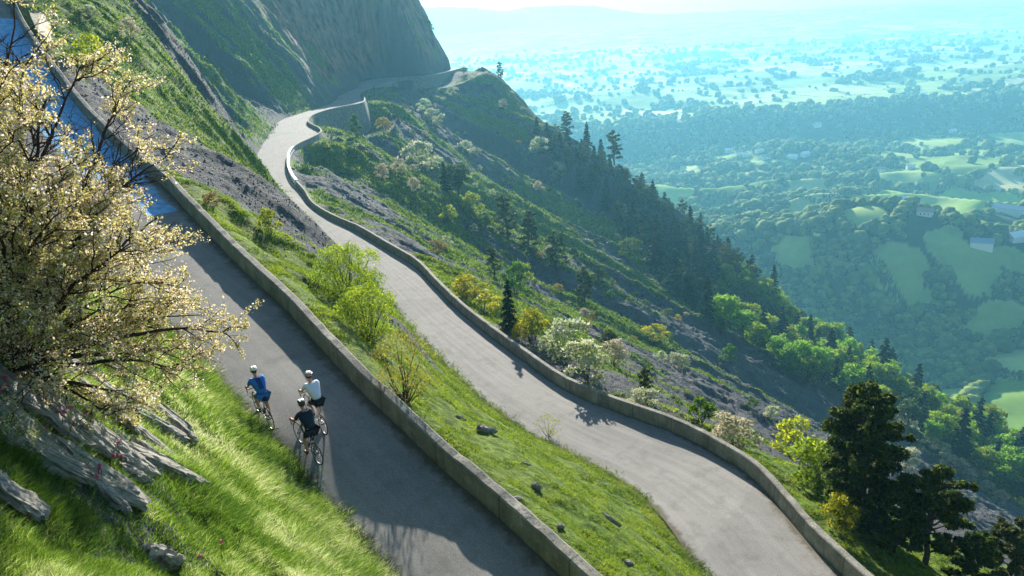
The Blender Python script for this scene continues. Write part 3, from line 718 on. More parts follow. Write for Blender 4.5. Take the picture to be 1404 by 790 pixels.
# trees of the valley: uncountable, one mass
def ico(sub=1):
    import bmesh
    bm = bmesh.new(); bmesh.ops.create_icosphere(bm, subdivisions=sub, radius=1); v = np.array([q.co[:] for q in bm.verts]); f = np.array([[w_.index for w_ in q.verts] for q in bm.faces]); bm.free(); return v, f
iv, if_ = ico(2)
def crown_template(seed):
    n = 0.42 * fbm(iv[:, 0] * 1.7 + seed * 9, iv[:, 1] * 1.7 + iv[:, 2] * 2.3, 200 + seed, 2)
    n2 = 0.26 * vnoise(iv[:, 0] * 5 + iv[:, 2] * 4 + seed, iv[:, 1] * 5 - iv[:, 2] * 4, 220 + seed)
    v = iv * (1 + n + n2)[:, None]; v[:, 2] = v[:, 2] * .85 + .55; return v
temps = [crown_template(k) for k in range(6)]
pos = []; 
N = 60000
rq = np.exp(rng.uniform(math.log(430), math.log(4200), N)); tq = rng.uniform(R_(-8), R_(47), N)
X, Y = rq * np.sin(tq), rq * np.cos(tq)
vm = wood_mask(X, Y); ce2, ci2 = cells(*field_xy(X, Y), 105.0, 141)
sel = (vm > .02) & (rng.random(N) < .62) | (((ce2 < .05) & (rng.random(N) < .75) | (rng.random(N) < np.where(rq > 1500, .003, .012))) & ((openness(X, Y) < .5) | (rng.random(N) < .30)))
X, Y, rq = X[sel], Y[sel], rq[sel]
px_, py_, d_ = proj(np.stack([X, Y, valley_z(X, Y)], 1)); ok = (px_ > 590) & (px_ < 1560) & (py_ < 830)
X, Y, rq = X[ok], Y[ok], rq[ok]
HL = [(999, 208), (1013, 211), (1023, 214), (1041, 209), (1049, 217), (1087, 217), (1104, 213), (1206, 235), (1248, 231), (1235, 276), (1268, 295), (1265, 131), (1306, 181), (1327, 119), (1321, 113), (1169, 49), (1160, 48), (1260, 66), (1250, 60), (720, 70), (735, 76), (742, 82), (760, 70), (775, 66), (790, 82), (800, 74), (690, 78), (1200, 62), (1120, 172), (1015, 60)]
HB = [(1396, 328, 11, 5.5, .2), (1345, 338, 8, 4, -.5), (1383, 290, 14, 6, -.9)]
clear = np.ones(len(X), bool)
for q in HL + [h_[:2] for h_ in HB]:                # houses stand in small clearings open towards the south
    c, D = valley_hit(q[0], q[1] + 1); dr = -c[:2] / np.hypot(*c[:2]); v0 = X - c[0]; v1 = Y - c[1]; al_ = v0 * dr[0] + v1 * dr[1]; ac = np.abs(v0 * dr[1] - v1 * dr[0])
    clear &= ~((al_ > -8) & (al_ < 60) & (ac < 13))
X, Y, rq = X[clear], Y[clear], rq[clear]; Z = valley_z(X, Y)
S = np.clip(3.7 * rng.lognormal(0, .33, len(X)), 1.8, 7.5) * np.clip((rq / 900) ** .35, .8, 1.7)
Vs = []; Fs = []; rn = []; k = 0
for q in range(len(X)):
    v = temps[q % 6]; a = (q * 2.399) % 6.283; ca, sa = math.cos(a), math.sin(a)
    vv = np.empty_like(v); vv[:, 0] = (v[:, 0] * ca - v[:, 1] * sa) * S[q] + X[q]; vv[:, 1] = (v[:, 0] * sa + v[:, 1] * ca) * S[q] + Y[q]; vv[:, 2] = v[:, 2] * S[q] * 1.15 + Z[q]
    Vs.append(vv); Fs.append(if_ + k); k += len(v); rn.append(np.full(len(v), (q * .618) % 1))
print("valley trees", len(X))
me = np_mesh("valley_woodland", np.vstack(Vs), np.vstack(Fs)); rn = np.concatenate(rn)
fattr(me, "rnd", np.clip(rn + .25 * rng.standard_normal(len(rn)), 0, 1))
M['valley_leaf'] = foliage_mat("valley_leaves", [(.06, .11, .02), (.12, .20, .03), (.24, .34, .06)], .4, .9, 0)
o = link("valley_woodland", me, M['valley_leaf']); o["kind"] = "stuff"

# ------------------------------------------------------------------ haze
def box_mesh(name, lo, hi):
    lo = np.array(lo, float); hi = np.array(hi, float)
    Vv = [[(lo, hi)[i][0], (lo, hi)[j][1], (lo, hi)[k][2]] for k in (0, 1) for j in (0, 1) for i in (0, 1)]
    return np_mesh(name, Vv, [(0, 2, 3, 1), (4, 5, 7, 6), (0, 1, 5, 4), (2, 6, 7, 3), (0, 4, 6, 2), (1, 3, 7, 5)], False)
zlo = float(min(VZ.min(), GZ.min())) - 1; zhi = float(max(GZ.max(), VZ.max(), 3)) + 3
hz = link("haze", box_mesh("haze", (-13000, -600, zlo), (13000, 13500, zhi)))
mt = bpy.data.materials.new("haze"); mt.use_nodes = True; mt.node_tree.nodes.clear()
pv = mt.node_tree.nodes.new("ShaderNodeVolumePrincipled"); ou = mt.node_tree.nodes.new("ShaderNodeOutputMaterial")
pv.inputs["Color"].default_value = (*HAZE_COLOR, 1); pv.inputs["Density"].default_value = HAZE_DENSITY; pv.inputs["Anisotropy"].default_value = HAZE_ANISO
mt.node_tree.links.new(pv.outputs[0], ou.inputs["Volume"]); hz.data.materials.append(mt); hz["kind"] = "stuff"
print("haze box", zlo, zhi)

# ------------------------------------------------------------------ vegetation
def rot_rand(n):
    a = rng.standard_normal((n, 3)); a /= np.linalg.norm(a, axis=1)[:, None]
    b = rng.standard_normal((n, 3)); b -= (a * b).sum(1)[:, None] * a; b /= np.linalg.norm(b, axis=1)[:, None]
    return a, b
def leaf_quads(P, size, asp=1.0, up=0.0, along=None):
    """one small four-sided leaf (or leaf spray) per point"""
    n = len(P); a, b = rot_rand(n)
    if along is not None: a = along + .35 * a; a /= np.linalg.norm(a, axis=1)[:, None]; b -= (a * b).sum(1)[:, None] * a; b /= np.linalg.norm(b, axis=1)[:, None]
    s = (np.asarray(size) * rng.uniform(.6, 1.4, n))[:, None]
    Vv = np.stack([P - a * s * .5 * asp, P + b * s * .34, P + a * s * .5 * asp, P - b * s * .34], 1).reshape(-1, 3)
    return Vv, np.arange(4 * n).reshape(-1, 4)
def leaf_mesh(name, P, size, asp=1.3, rnd=None, along=None):
    Vv, Ff = leaf_quads(P, size, asp, along=along); me = np_mesh(name, Vv, Ff, False)
    if rnd is None: rnd = rng.random(len(P))
    fattr(me, "rnd", np.repeat(np.clip(rnd, 0, 1), 4)); return me
def tubes(paths, sides=6):
    """paths: list of (points, radii) -> one skin of tapered tubes"""
    Vs, Fs, k = [], [], 0
    for P, Rr in paths:
        P = np.asarray(P, float); Rr = np.asarray(Rr, float); T = np.gradient(P, axis=0); T /= np.linalg.norm(T, axis=1)[:, None] + 1e-9
        ref = np.array([.3, .2, 1.]) if abs(T[0][2]) < .9 else np.array([1., .2, 0])
        A = np.cross(T, ref); A /= np.linalg.norm(A, axis=1)[:, None]; B = np.cross(T, A)
        an = np.linspace(0, 2 * math.pi, sides, endpoint=False)
        G = P[:, None] + Rr[:, None, None] * (np.cos(an)[None, :, None] * A[:, None] + np.sin(an)[None, :, None] * B[:, None])
        Vs.append(G.reshape(-1, 3)); n = len(P)
        i = np.arange(n - 1)[:, None] * sides + np.arange(sides)[None]; j = np.arange(n - 1)[:, None] * sides + (np.arange(sides)[None] + 1) % sides
        Fs.append(np.stack([i, j, j + sides, i + sides], -1).reshape(-1, 4) + k); k += n * sides
    return np.vstack(Vs), np.vstack(Fs)
def wander(a, b, n, amp, sag=0.0):
    a = np.asarray(a, float); b = np.asarray(b, float); t = np.linspace(0, 1, n)[:, None]; L = np.linalg.norm(b - a)
    w1 = rng.standard_normal((n, 3)); w1 = np.cumsum(w1, 0) / math.sqrt(n); w1 -= w1[0] * (1 - t) + w1[-1] * t
    P = a + (b - a) * t + w1 * amp * L; P[:, 2] += sag * L * 4 * (t * (1 - t))[:, 0]; return P
M['bark'] = mat("bark", (.075, .055, .042), .95, .1); b = NB(M['bark'])
b.color(b.ramp(b.noise(b.co.outputs["Object"], 6, 4, .7), [(.3, (.03, .023, .018)), (.7, (.12, .095, .075))]))
M['twig'] = mat("twig", (.045, .028, .022), .9, .15)
LEAF = {
    'spruce': foliage_mat("spruce_needles", [(.010, .022, .010), (.018, .038, .014), (.035, .062, .018)], .15, .8),
    'pine': foliage_mat("pine_needles", [(.025, .042, .008), (.065, .095, .014), (.16, .19, .028)], .42, .7),
    'broad': foliage_mat("fresh_leaves", [(.035, .085, .008), (.075, .16, .010), (.15, .26, .02)], .5),
    'flank': foliage_mat("flank_leaves", [(.07, .15, .008), (.17, .31, .012), (.33, .46, .025)], .5),
    'dull': foliage_mat("dull_leaves", [(.03, .06, .015), (.06, .10, .02), (.10, .14, .035)], .4),
    'blossom': foliage_mat("white_blossom", [(.16, .24, .06), (.42, .48, .25), (.78, .76, .62)], .4),
    'pinkish': foliage_mat("faded_blossom", [(.18, .20, .08), (.45, .40, .26), (.66, .56, .44)], .4),
    'lime': foliage_mat("lime_leaves", [(.10, .15, .010), (.24, .30, .015), (.44, .45, .03)], .55),
    'yellow': foliage_mat("yellow_leaves", [(.18, .22, .01), (.38, .40, .015), (.60, .55, .03)], .5),
    'rust': foliage_mat("rusty_leaves", [(.16, .11, .03), (.26, .19, .03), (.30, .30, .05)], .45),
}
def lobes_points(n, lobes, noise=.18):
    """points gathered near the surfaces of overlapping lobes, gaps between"""
    w_ = np.array([l[3] ** 2 for l in lobes]); w_ = w_ / w_.sum(); idx = rng.choice(len(lobes), n, p=w_); L = np.array([l[:3] for l in lobes])[idx]; r = np.array([l[3] for l in lobes])[idx]
    d = rng.standard_normal((n, 3)); d /= np.linalg.norm(d, axis=1)[:, None]; d[:, 2] = np.where(d[:, 2] < -.35, -d[:, 2], d[:, 2])
    f = np.abs(vnoise(d[:, 0] * 3.1 + idx * 3, d[:, 1] * 3.1 + d[:, 2] * 4.2, 301)) 
    rad = r * (0.62 + .45 * f + noise * rng.standard_normal(n) * .6)
    return L + d * rad[:, None] * np.array([1, 1, .85])
def broad_tree(h, n, leaf, spread=.36, lobn=12, trunk=.22, shrub=False):
    lob = []
    for k in range(lobn):
        a = k * 2.4 + rng.uniform(-.4, .4); t = (k + .5) / lobn
        zc = h * (trunk + .12 + (.84 - trunk - .12) * t); rad = h * spread * math.sin(math.pi * (.22 + .7 * t)) * rng.uniform(.45, .85)
        lob.append((math.cos(a) * rad, math.sin(a) * rad, zc, h * rng.uniform(.11, .22) * min(1.15, spread / .36)))
    P = lobes_points(n, lob); P = P[P[:, 2] > h * .03]
    hue = np.clip(.25 + .5 * (P[:, 2] / h - .3) * .4 + .35 * vnoise(P[:, 0] * 2 / h * 3, P[:, 1] * 2 / h * 3 + P[:, 2], 303) + .22 * rng.standard_normal(len(P)) + .2, 0, 1)
    paths = []; nst = 4 if shrub else 1
    if not shrub: paths.append((wander((0, 0, -h * .06), (0, 0, h * .55), 7, .03), np.linspace(h * .028, h * .012, 7)))
    for (x, y, z, r) in lob:
        st = (rng.uniform(-.03, .03) * h, rng.uniform(-.03, .03) * h, -h * .04 if shrub else rng.uniform(h * trunk * .6, h * .45))
        paths.append((wander(st, (x, y, z), 6, .05), np.linspace(h * .011, h * .003, 6)))
    return P, hue, tubes(paths, 5)
def spruce_tree(h, n, leaf):
    P = []; al = []; paths = [(wander((0, 0, -h * .05), (0, 0, h * .97), 8, .005), np.linspace(h * .018, h * .002, 8))]
    nb = 46
    for k in range(nb):
        t = (k + .5) / nb; z = h * (.07 + .92 * t); R = h * .20 * (1 - t) ** .8 * rng.uniform(.65, 1.15) + h * .01
        a = k * 2.399 + rng.uniform(-.3, .3); m = max(8, int(n / nb * (1.7 * (1 - t) + .3)))
        s = rng.random(m) ** .7; w_ = rng.standard_normal(m) * .20 * s * R; dr = np.array([math.cos(a), math.sin(a), 0]); sd_ = np.array([-dr[1], dr[0], 0])
        q = dr * (s * R)[:, None] + sd_ * w_[:, None]; q[:, 2] += z - s * R * .38 + .02 * h * rng.standard_normal(m) * .5
        P.append(q); al.append(np.tile(dr + [0, 0, -.4], (m, 1)))
        paths.append((np.array([[0, 0, z], dr * R * .8 + [0, 0, z - R * .3]]), np.array([h * .004, h * .0015])))
    P = np.vstack(P); hue = np.clip(.4 + .28 * rng.standard_normal(len(P)), 0, 1); return P, hue, tubes(paths, 4), np.vstack(al)
def pine_tree(h, n, leaf, lean=.0, wide=.27, nb=26, fine=1.0, low=.22, oval=0):
    top = np.array([lean * h, 0, h * .93]); tr = wander((0, 0, -h * .05), top, 12, .04); paths = [(tr, np.linspace(h * .026, h * .006, 12))]; lob = []
    for k in range(nb):
        t = low + (.98 - low) * (k + .5) / nb; c = tr[int(t * 11)]; a = k * 2.4 + rng.uniform(-.5, .5); R = h * wide * (1.05 - t * .55) * rng.uniform(.55, 1.1) * (1 if t > .3 else .8) * ((math.sin(math.pi * min(1, .12 + .86 * (t - low) / (1 - low))) ** .5 / max(.3, 1.05 - t * .55)) if oval else 1)
        e = c + np.array([math.cos(a) * R, math.sin(a) * R, h * rng.uniform(.0, .07)])
        paths.append((wander(c, e, 6, .06, .04), np.linspace(h * .009, h * .002, 6)))
        for u in (.55, .8, 1.0):
            p = c + (e - c) * u; lob.append((p[0] + rng.uniform(-.02, .02) * h, p[1] + rng.uniform(-.02, .02) * h, p[2] + h * .012, h * rng.uniform(.035, .062) * fine))
    lob.append((top[0], top[1], h * .95, h * .06))
    P = lobes_points(n, lob, .25); hue = np.clip(.35 + .3 * rng.standard_normal(len(P)), 0, 1); return P, hue, tubes(paths, 6)

KINDS = {
 # kind: (material, trunk word, ...)
}
def build_proto(kind, h, n, leaf, seed):
    global rng
    rng = np.random.default_rng(seed)
    al = None; mt = kind[0] if isinstance(kind, tuple) else kind
    form = kind[1] if isinstance(kind, tuple) else kind
    if form == 'spruce': P, hue, (tv_, tf_), al = spruce_tree(h, n, leaf)
    elif form == 'pine': P, hue, (tv_, tf_) = pine_tree(h, n, leaf)
    elif form == 'shrub': P, hue, (tv_, tf_) = broad_tree(h, n, leaf, spread=.50, lobn=9, trunk=.0, shrub=True)
    elif form == 'slim': P, hue, (tv_, tf_) = broad_tree(h, n, leaf, spread=.20, lobn=10, trunk=.02, shrub=True)
    else: P, hue, (tv_, tf_) = broad_tree(h, n, leaf)
    cm = leaf_mesh("crown", P, leaf, 1.5 if form != 'spruce' else 2.0, hue, al); cm.materials.append(LEAF[mt])
    tm = np_mesh("trunk", tv_, tf_); tm.materials.append(M['bark']); return cm, tm
def plant(name, protos, P, h0, h, label, cat, group=None, rz=None, wid=1.0):
    """stand one plant: an Empty at its foot > trunk, crown"""
    cm, tm = protos
    r = bpy.data.objects.new(name, None); C.objects.link(r); r.empty_display_size = .3
    r.location = Vector([float(q) for q in P]); r.rotation_euler = (rng.uniform(-.04, .04), rng.uniform(-.04, .04), rng.uniform(0, 6.28) if rz is None else rz)
    k = h / h0; r.scale = (k * wid, k * wid, k); tag(r, label, cat, group)
    for nm, me_ in (("trunk" if 'shrub' not in name and 'bush' not in name else "stem", tm), ("crown" if 'shrub' not in name and 'bush' not in name else "foliage", cm)):
        c = bpy.data.objects.new(nm, me_); C.objects.link(c); c.parent = r
    return r

# -- the mixed forest on the flank, trees one can tell apart
def in_poly(x, y, poly):
    inside = np.zeros(len(x), bool); n = len(poly)
    for i in range(n):
        x1, y1 = poly[i]; x2, y2 = poly[(i + 1) % n]
        c = ((y1 > y) != (y2 > y)) & (x < (x2 - x1) * (y - y1) / (y2 - y1 + 1e-12) + x1); inside ^= c
    return inside
fp = {'spruce': [build_proto('spruce', 12, 1500, .55, 400 + k) for k in range(3)],
      'pine': [build_proto('pine', 10, 1500, .42, 410 + k) for k in range(3)],
      'broad': [build_proto(('flank', 'tree'), 8, 2600, .36, 420 + k) for k in range(4)],
      'dull': [build_proto(('dull', 'tree'), 7, 1500, .40, 430 + k) for k in range(3)]}
rng = np.random.default_rng(99)
polyA = [(735, 190), (800, 215), (850, 245), (905, 288), (950, 312), (1000, 365), (1040, 400), (1075, 430), (1050, 480), (990, 455), (930, 415), (880, 350), (830, 290), (770, 250)]
polyB = [(985, 385), (1075, 432), (1140, 470), (1200, 508), (1300, 566), (1404, 618), (1404, 700), (1370, 670), (1300, 625), (1250, 590), (1180, 560), (1120, 535), (1070, 505), (1020, 470), (985, 430)]
placed = []
RX = [q[0] for q in ridge]; RY = [q[1] for q in ridge]
def too_close(P, d): return any((P[0] - q[0]) ** 2 + (P[1] - q[1]) ** 2 < d * d for q in placed)
cand = []
gv = V.reshape(len(rr), len(th), 3)
def scatter(poly, n, kinds, dmin, group):
    sel = in_poly(_px, _py, poly) & (_D > 150); idx = np.nonzero(sel)[0]; 
    vis = np.array([abs(depth_at(_px[i], _py[i]) - _D[i]) < 6 + .02 * _D[i] for i in idx[:0]])
    # sample evenly over ground area: weight by cell size
    w_ = _D[idx] ** 2; w_ = w_ / w_.sum(); pick = rng.choice(idx, 6000, p=w_, replace=False if len(idx) > 6000 else True); k = 0
    for i in pick:
        if k >= n: break
        P = V[i]
        if _D[i] - depth_at(_px[i], _py[i]) > 14 + .03 * _D[i]: continue
        if too_close(P, dmin): continue
        kd = kinds(_px[i], _py[i], rng.random()); placed.append(P); k += 1
        h = {'spruce': rng.uniform(10, 17), 'pine': rng.uniform(9, 14), 'broad': rng.uniform(7, 12), 'dull': rng.uniform(6, 9)}[kd]
        lab = {'spruce': ('spruce_tree', 'dark narrow spruce in the mixed forest on the mountain flank', 'tree', 'spruces in the flank forest'),
               'pine': ('pine_tree', 'dark ragged pine in the mixed forest on the mountain flank', 'tree', 'pines in the flank forest'),
               'broad': ('broadleaf_tree', 'bright green broadleaf tree in the forest on the mountain flank', 'tree', 'broadleaf trees in the flank forest'),
               'dull': ('small_broadleaf_tree', 'small dull green tree in the forest on the mountain flank', 'tree', 'small trees in the flank forest')}[kd]
        q_ = (_px[i] - 740) / 660; zone = "the upper left end" if q_ < .22 else "the upper middle" if q_ < .42 else "the bright middle" if q_ < .62 else "the lower middle" if q_ < .82 else "the lower right end"
        top_ = np.interp(_px[i], RX, RY); cr2 = "on its skyline crest" if _py[i] - top_ < 26 else "at its scree edge" if _py[i] - top_ > 78 else "inside it"
        if 740 < _px[i] < 1404: lab = (lab[0], lab[1].split(' in the ')[0] + f", {zone.replace('the ', '')} of flank forest, {cr2.replace('its ', '').replace('inside it', 'inner part')}", lab[2], lab[3] + f", {zone}, {cr2}")
        pr = fp[kd][rng.integers(len(fp[kd]))]
        plant(lab[0], pr, P - [0, 0, .3], {'spruce': 12, 'pine': 10, 'broad': 8, 'dull': 7}[kd], h, lab[1], lab[2], lab[3], wid=rng.uniform(.9, 1.25))
    return k
def kA(px, py, r):
    if px > 990 and py > 385: return "broad" if r < .62 else 'spruce' if r < .8 else 'dull'
    return 'spruce' if r < .52 else 'pine' if r < .86 else 'dull'
def kB(px, py, r): return 'broad' if r < .70 else 'dull' if r < .88 else 'spruce'
print("forest", scatter(polyB, 330, kB, 4.4, ""), scatter(polyA, 250, kA, 4.4, ""))

# -- single trees and shrubs that can be told apart: (px, foot py, height px, kind, width, label)
NEAR = {
 'white_shrub': [build_proto(('blossom', 'shrub'), 4, 1500, .22, 500 + k) for k in range(3)],
 'pink_shrub': [build_proto(('pinkish', 'shrub'), 4, 1100, .22, 510 + k) for k in range(2)],
 'green_shrub': [build_proto(('broad', 'shrub'), 4, 1300, .22, 520 + k) for k in range(2)],
 'lime_shrub': [build_proto(('lime', 'shrub'), 4, 1700, .2, 525 + k) for k in range(2)],
 'yellow_shrub': [build_proto(('yellow', 'shrub'), 3, 1300, .16, 530 + k) for k in range(2)],
 'rust_shrub': [build_proto(('rust', 'shrub'), 3, 1000, .16, 535 + k) for k in range(2)],
 'slim_shrub': [build_proto(('broad', 'slim'), 5, 1300, .22, 540)],
 'willow': [build_proto(('dull', 'tree'), 6, 3000, .22, 545)],
 'small_pine': [build_proto('pine', 8, 3600, .26, 550 + k) for k in range(3)],
 'spruce': [build_proto('spruce', 10, 3200, .34, 560 + k) for k in range(2)],
}
NEARH = {'white_shrub': 4, 'pink_shrub': 4, 'green_shrub': 4, 'lime_shrub': 4, 'yellow_shrub': 3, 'rust_shrub': 3, 'slim_shrub': 5, 'willow': 6, 'small_pine': 8, 'spruce': 10}
NM = {'white_shrub': ('blossoming_shrub', 'shrub'), 'pink_shrub': ('faded_shrub', 'shrub'), 'green_shrub': ('green_shrub', 'shrub'), 'lime_shrub': ('lime_green_shrub', 'shrub'), 'yellow_shrub': ('yellow_shrub', 'shrub'),
      'rust_shrub': ('rusty_shrub', 'shrub'), 'slim_shrub': ('slim_shrub', 'shrub'), 'willow': ('willow_bush', 'shrub'), 'small_pine': ('pine_tree', 'tree'), 'spruce': ('spruce_tree', 'tree')}
rng = np.random.default_rng(5)
SINGLES = [
 (578, 238, 46, 'white_shrub', 1.1, "large white blossoming shrub on the rib below the far bend"),
 (548, 238, 22, 'pink_shrub', 1.0, "small cream shrub left of the large white blossoming one"),
 (570, 262, 20, 'pink_shrub', 1.1, "grey twiggy shrub just under the large white blossoming one"),
 (524, 246, 22, 'pink_shrub', 1.0, "pale shrub at the top edge of the dark scree"),
 (595, 172, 24, 'white_shrub', 1.3, "pale shrub on the upper rib crest under the far masonry wall"),
 (583, 155, 20, 'white_shrub', 1.1, "cream shrub nearest below the far masonry wall"),
 (620, 132, 14, 'white_shrub', 1.2, "small white shrub high on the headland face"),
 (490, 188, 34, 'slim_shrub', 1.0, "slim bright green shrub in front of the tall masonry wall"),
 (527, 182, 22, 'rust_shrub', 1.3, "rusty orange shrub beside the foot of the masonry wall"),
 (640, 212, 20, 'white_shrub', 1.1, "creamy shrub on the middle of the second rib"),
 (628, 268, 46, 'willow', 1.3, "round grey green willow bush on the slope between the ribs"),
 (612, 262, 40, 'spruce', 1.0, "dark narrow spruce in front of the grey green willow bush"),
 (615, 304, 24, 'lime_shrub', 1.0, "bright lime shrub on the rib crest below the willow bush"),
 (648, 292, 28, 'lime_shrub', 1.1, "lime green shrub to the right below the willow bush"),
 (665, 310, 20, 'green_shrub', 1.4, "low green shrub left of the leaning pine"),
 (695, 325, 58, 'small_pine', 1.0, "ragged dark pine highest of the open slope pines"),
 (728, 346, 58, 'small_pine', 1.1, "dark pine in the middle of the open slope group"),
 (762, 374, 58, 'small_pine', 1.15, "broad dark pine right of the middle one on the open slope"),
 (802, 418, 54, 'small_pine', .95, "lowest dark pine of the open slope with a clear shadow"),
 (822, 392, 30, 'small_pine', 1.0, "small pine behind the lowest open slope pine"),
 (677, 378, 40, 'small_pine', 1.0, "stunted dark pine left below the open slope pines"),
 (708, 402, 46, 'green_shrub', 1.0, "feathery light green bush below the stunted pine"),
 (698, 452, 66, 'spruce', .95, "dark conical conifer standing just outside the lower road parapet"),
 (716, 392, 34, 'lime_shrub', 1.0, "pale green bush right of the stunted pine"),
 (733, 462, 38, 'lime_shrub', 1.1, "yellow green bush right of the dark conical conifer"),
 (712, 468, 26, 'yellow_shrub', .9, "small yellow bush at the foot of the dark conical conifer"),
 (775, 492, 56, 'white_shrub', 1.1, "white flowering bush beside the lower road parapet"),
 (806, 524, 62, 'white_shrub', .9, "taller white flowering bush nearest the lower road parapet"),
 (842, 498, 34, 'pink_shrub', 1.1, "pinkish pale bush behind the taller white flowering bush"),
 (640, 408, 30, 'yellow_shrub', 1.6, "low yellow bush along the outside of the parapet, upper one"),
 (664, 430, 32, 'yellow_shrub', 1.6, "low yellow bush along the outside of the parapet, lower one"),
 (600, 348, 20, 'rust_shrub', 1.5, "brown twiggy bush outside the parapet above the yellow ones"),
 (613, 340, 18, 'white_shrub', 1.0, "small white bush on the scree edge"),
 (885, 550, 46, 'small_pine', 1.0, "small dark juniper like conifer by the parapet"),
 (880, 566, 34, 'white_shrub', 1.3, "cream blossoming bush in front of the small dark conifer"),
 (962, 580, 38, 'green_shrub', 1.1, "fresh green round bush outside the parapet bend"),
 (1008, 612, 50, 'pink_shrub', 1.3, "straw coloured bush spilling over the parapet bend"),
 (1001, 498, 30, 'green_shrub', .9, "light green bush alone on the dark scree"),
 (988, 456, 26, 'slim_shrub', 1.0, "slim light green bush highest on the dark scree"),
 (1058, 576, 22, 'white_shrub', 1.1, "small pale bush at the lower end of the scree"),
 (1030, 560, 16, 'green_shrub', 1.3, "little green bush in the middle of the lower scree"),
 (930, 503, 22, 'white_shrub', 1.6, "low whitish bush at the edge of grass and scree"),
 (900, 468, 26, 'yellow_shrub', 1.3, "yellow bush on the grassy rib above the scree"),
 (1075, 510, 22, 'green_shrub', 1.5, "dark green bush at the scree border under the forest"),
 (930, 440, 10, 'yellow_shrub', 1.0, "tiny yellow bush at the top of the scree"),
 (862, 356, 32, 'green_shrub', 1.3, "pale green tree against the dark forest edge"),
 (686, 108, 22, 'small_pine', 1.0, "small flat topped pine nearest the far road on the skyline"),
 (714, 124, 28, 'small_pine', 1.1, "larger flat topped pine second on the skyline"),
 (777, 190, 36, 'small_pine', 1.0, "ragged pine where the skyline woods begin"),
 (805, 200, 32, 'spruce', 1.0, "pointed spruce standing clear on the skyline"),
 (842, 222, 42, 'small_pine', 1.1, "rounded big pine on the skyline between the spruces"),
 (868, 230, 40, 'spruce', 1.1, "left one of the tall spruce pair on the skyline"),
 (880, 238, 40, 'spruce', 1.0, "right one of the tall spruce pair on the skyline"),
 (903, 262, 52, 'small_pine', 1.0, "tall dark pine on the skyline near its right end"),
 (920, 268, 50, 'spruce', 1.0, "tall spruce beside the last tall pine on the skyline"),
 (935, 284, 50, 'spruce', 1.0, "last tall narrow spruce where the skyline drops"),
 (1022, 372, 44, 'spruce', 1.0, "dark spruce standing above the bright forest crest"),
 (1060, 402, 40, 'spruce', 1.0, "second dark spruce above the bright forest crest"),
 (636, 100, 9, 'green_shrub', 1.3, "little green bush at the end of the far road"),
 (588, 46, 18, 'green_shrub', 1.0, "green bush clinging to the edge of the cliff"),
 (742, 140, 18, 'pink_shrub', 1.3, "pale bush on the skyline below the flat topped pines"),
 (740, 210, 24, 'white_shrub', 1.1, "cream bush on the highest crest of the shaded face"),
 (765, 245, 24, 'white_shrub', 1.1, "cream bush lower on the crest of the shaded face"),
 (690, 150, 14, 'pink_shrub', 1.1, "faded bush high on the shaded face"),
 (738, 262, 14, 'pink_shrub', 1.2, "faded bush low on the shaded face"),
 (180, 54, 26, 'pink_shrub', 1.1, "straw coloured bush on the grassy slope right of the buttress"),
 (207, 88, 26, 'pink_shrub', 1.0, "pale brown bush lower on the grassy slope"),
 (124, 26, 18, 'white_shrub', 1.4, "small pale bush highest on the grassy slope"),
 (125, 92, 42, 'yellow_shrub', 1.0, "vivid yellow green bush beside the upper parapet"),
 (292, 286, 22, 'rust_shrub', 1.3, "orange tinted low bush outside the upper parapet"),
 (372, 322, 34, 'lime_shrub', .8, "thin yellowish sapling on the scree above the lower road"),
 (1240, 640, 30, 'white_shrub', 1.3, "pale bush row on the scree behind the big pine, first"),
 (1085, 628, 56, 'yellow_shrub', 1.1, "yellow leafy bush left of the big dark pine"),
 (1120, 668, 70, 'lime_shrub', 1.2, "yellow green bush in front of the big dark pine"),
 (1165, 700, 70, 'green_shrub', 1.1, "green bush below the big dark pine"),
 (1150, 725, 50, 'lime_shrub', 1.0, "low lime bush beside the last bend of parapet"),
]
for (px, py, hp, kd, wd2, lab) in SINGLES:
    g = ground_at(px, py)
    if g is None or g[1] > 900: 
        print("no ground for", lab); continue
    P, D = g; h = hp * D / 1000 / (.93 if D > 100 else .86)
    prs = NEAR[kd]; plant(NM[kd][0], prs[rng.integers(len(prs))], P - [0, 0, .05 * h], NEARH[kd], h, lab, NM[kd][1], wid=wd2)
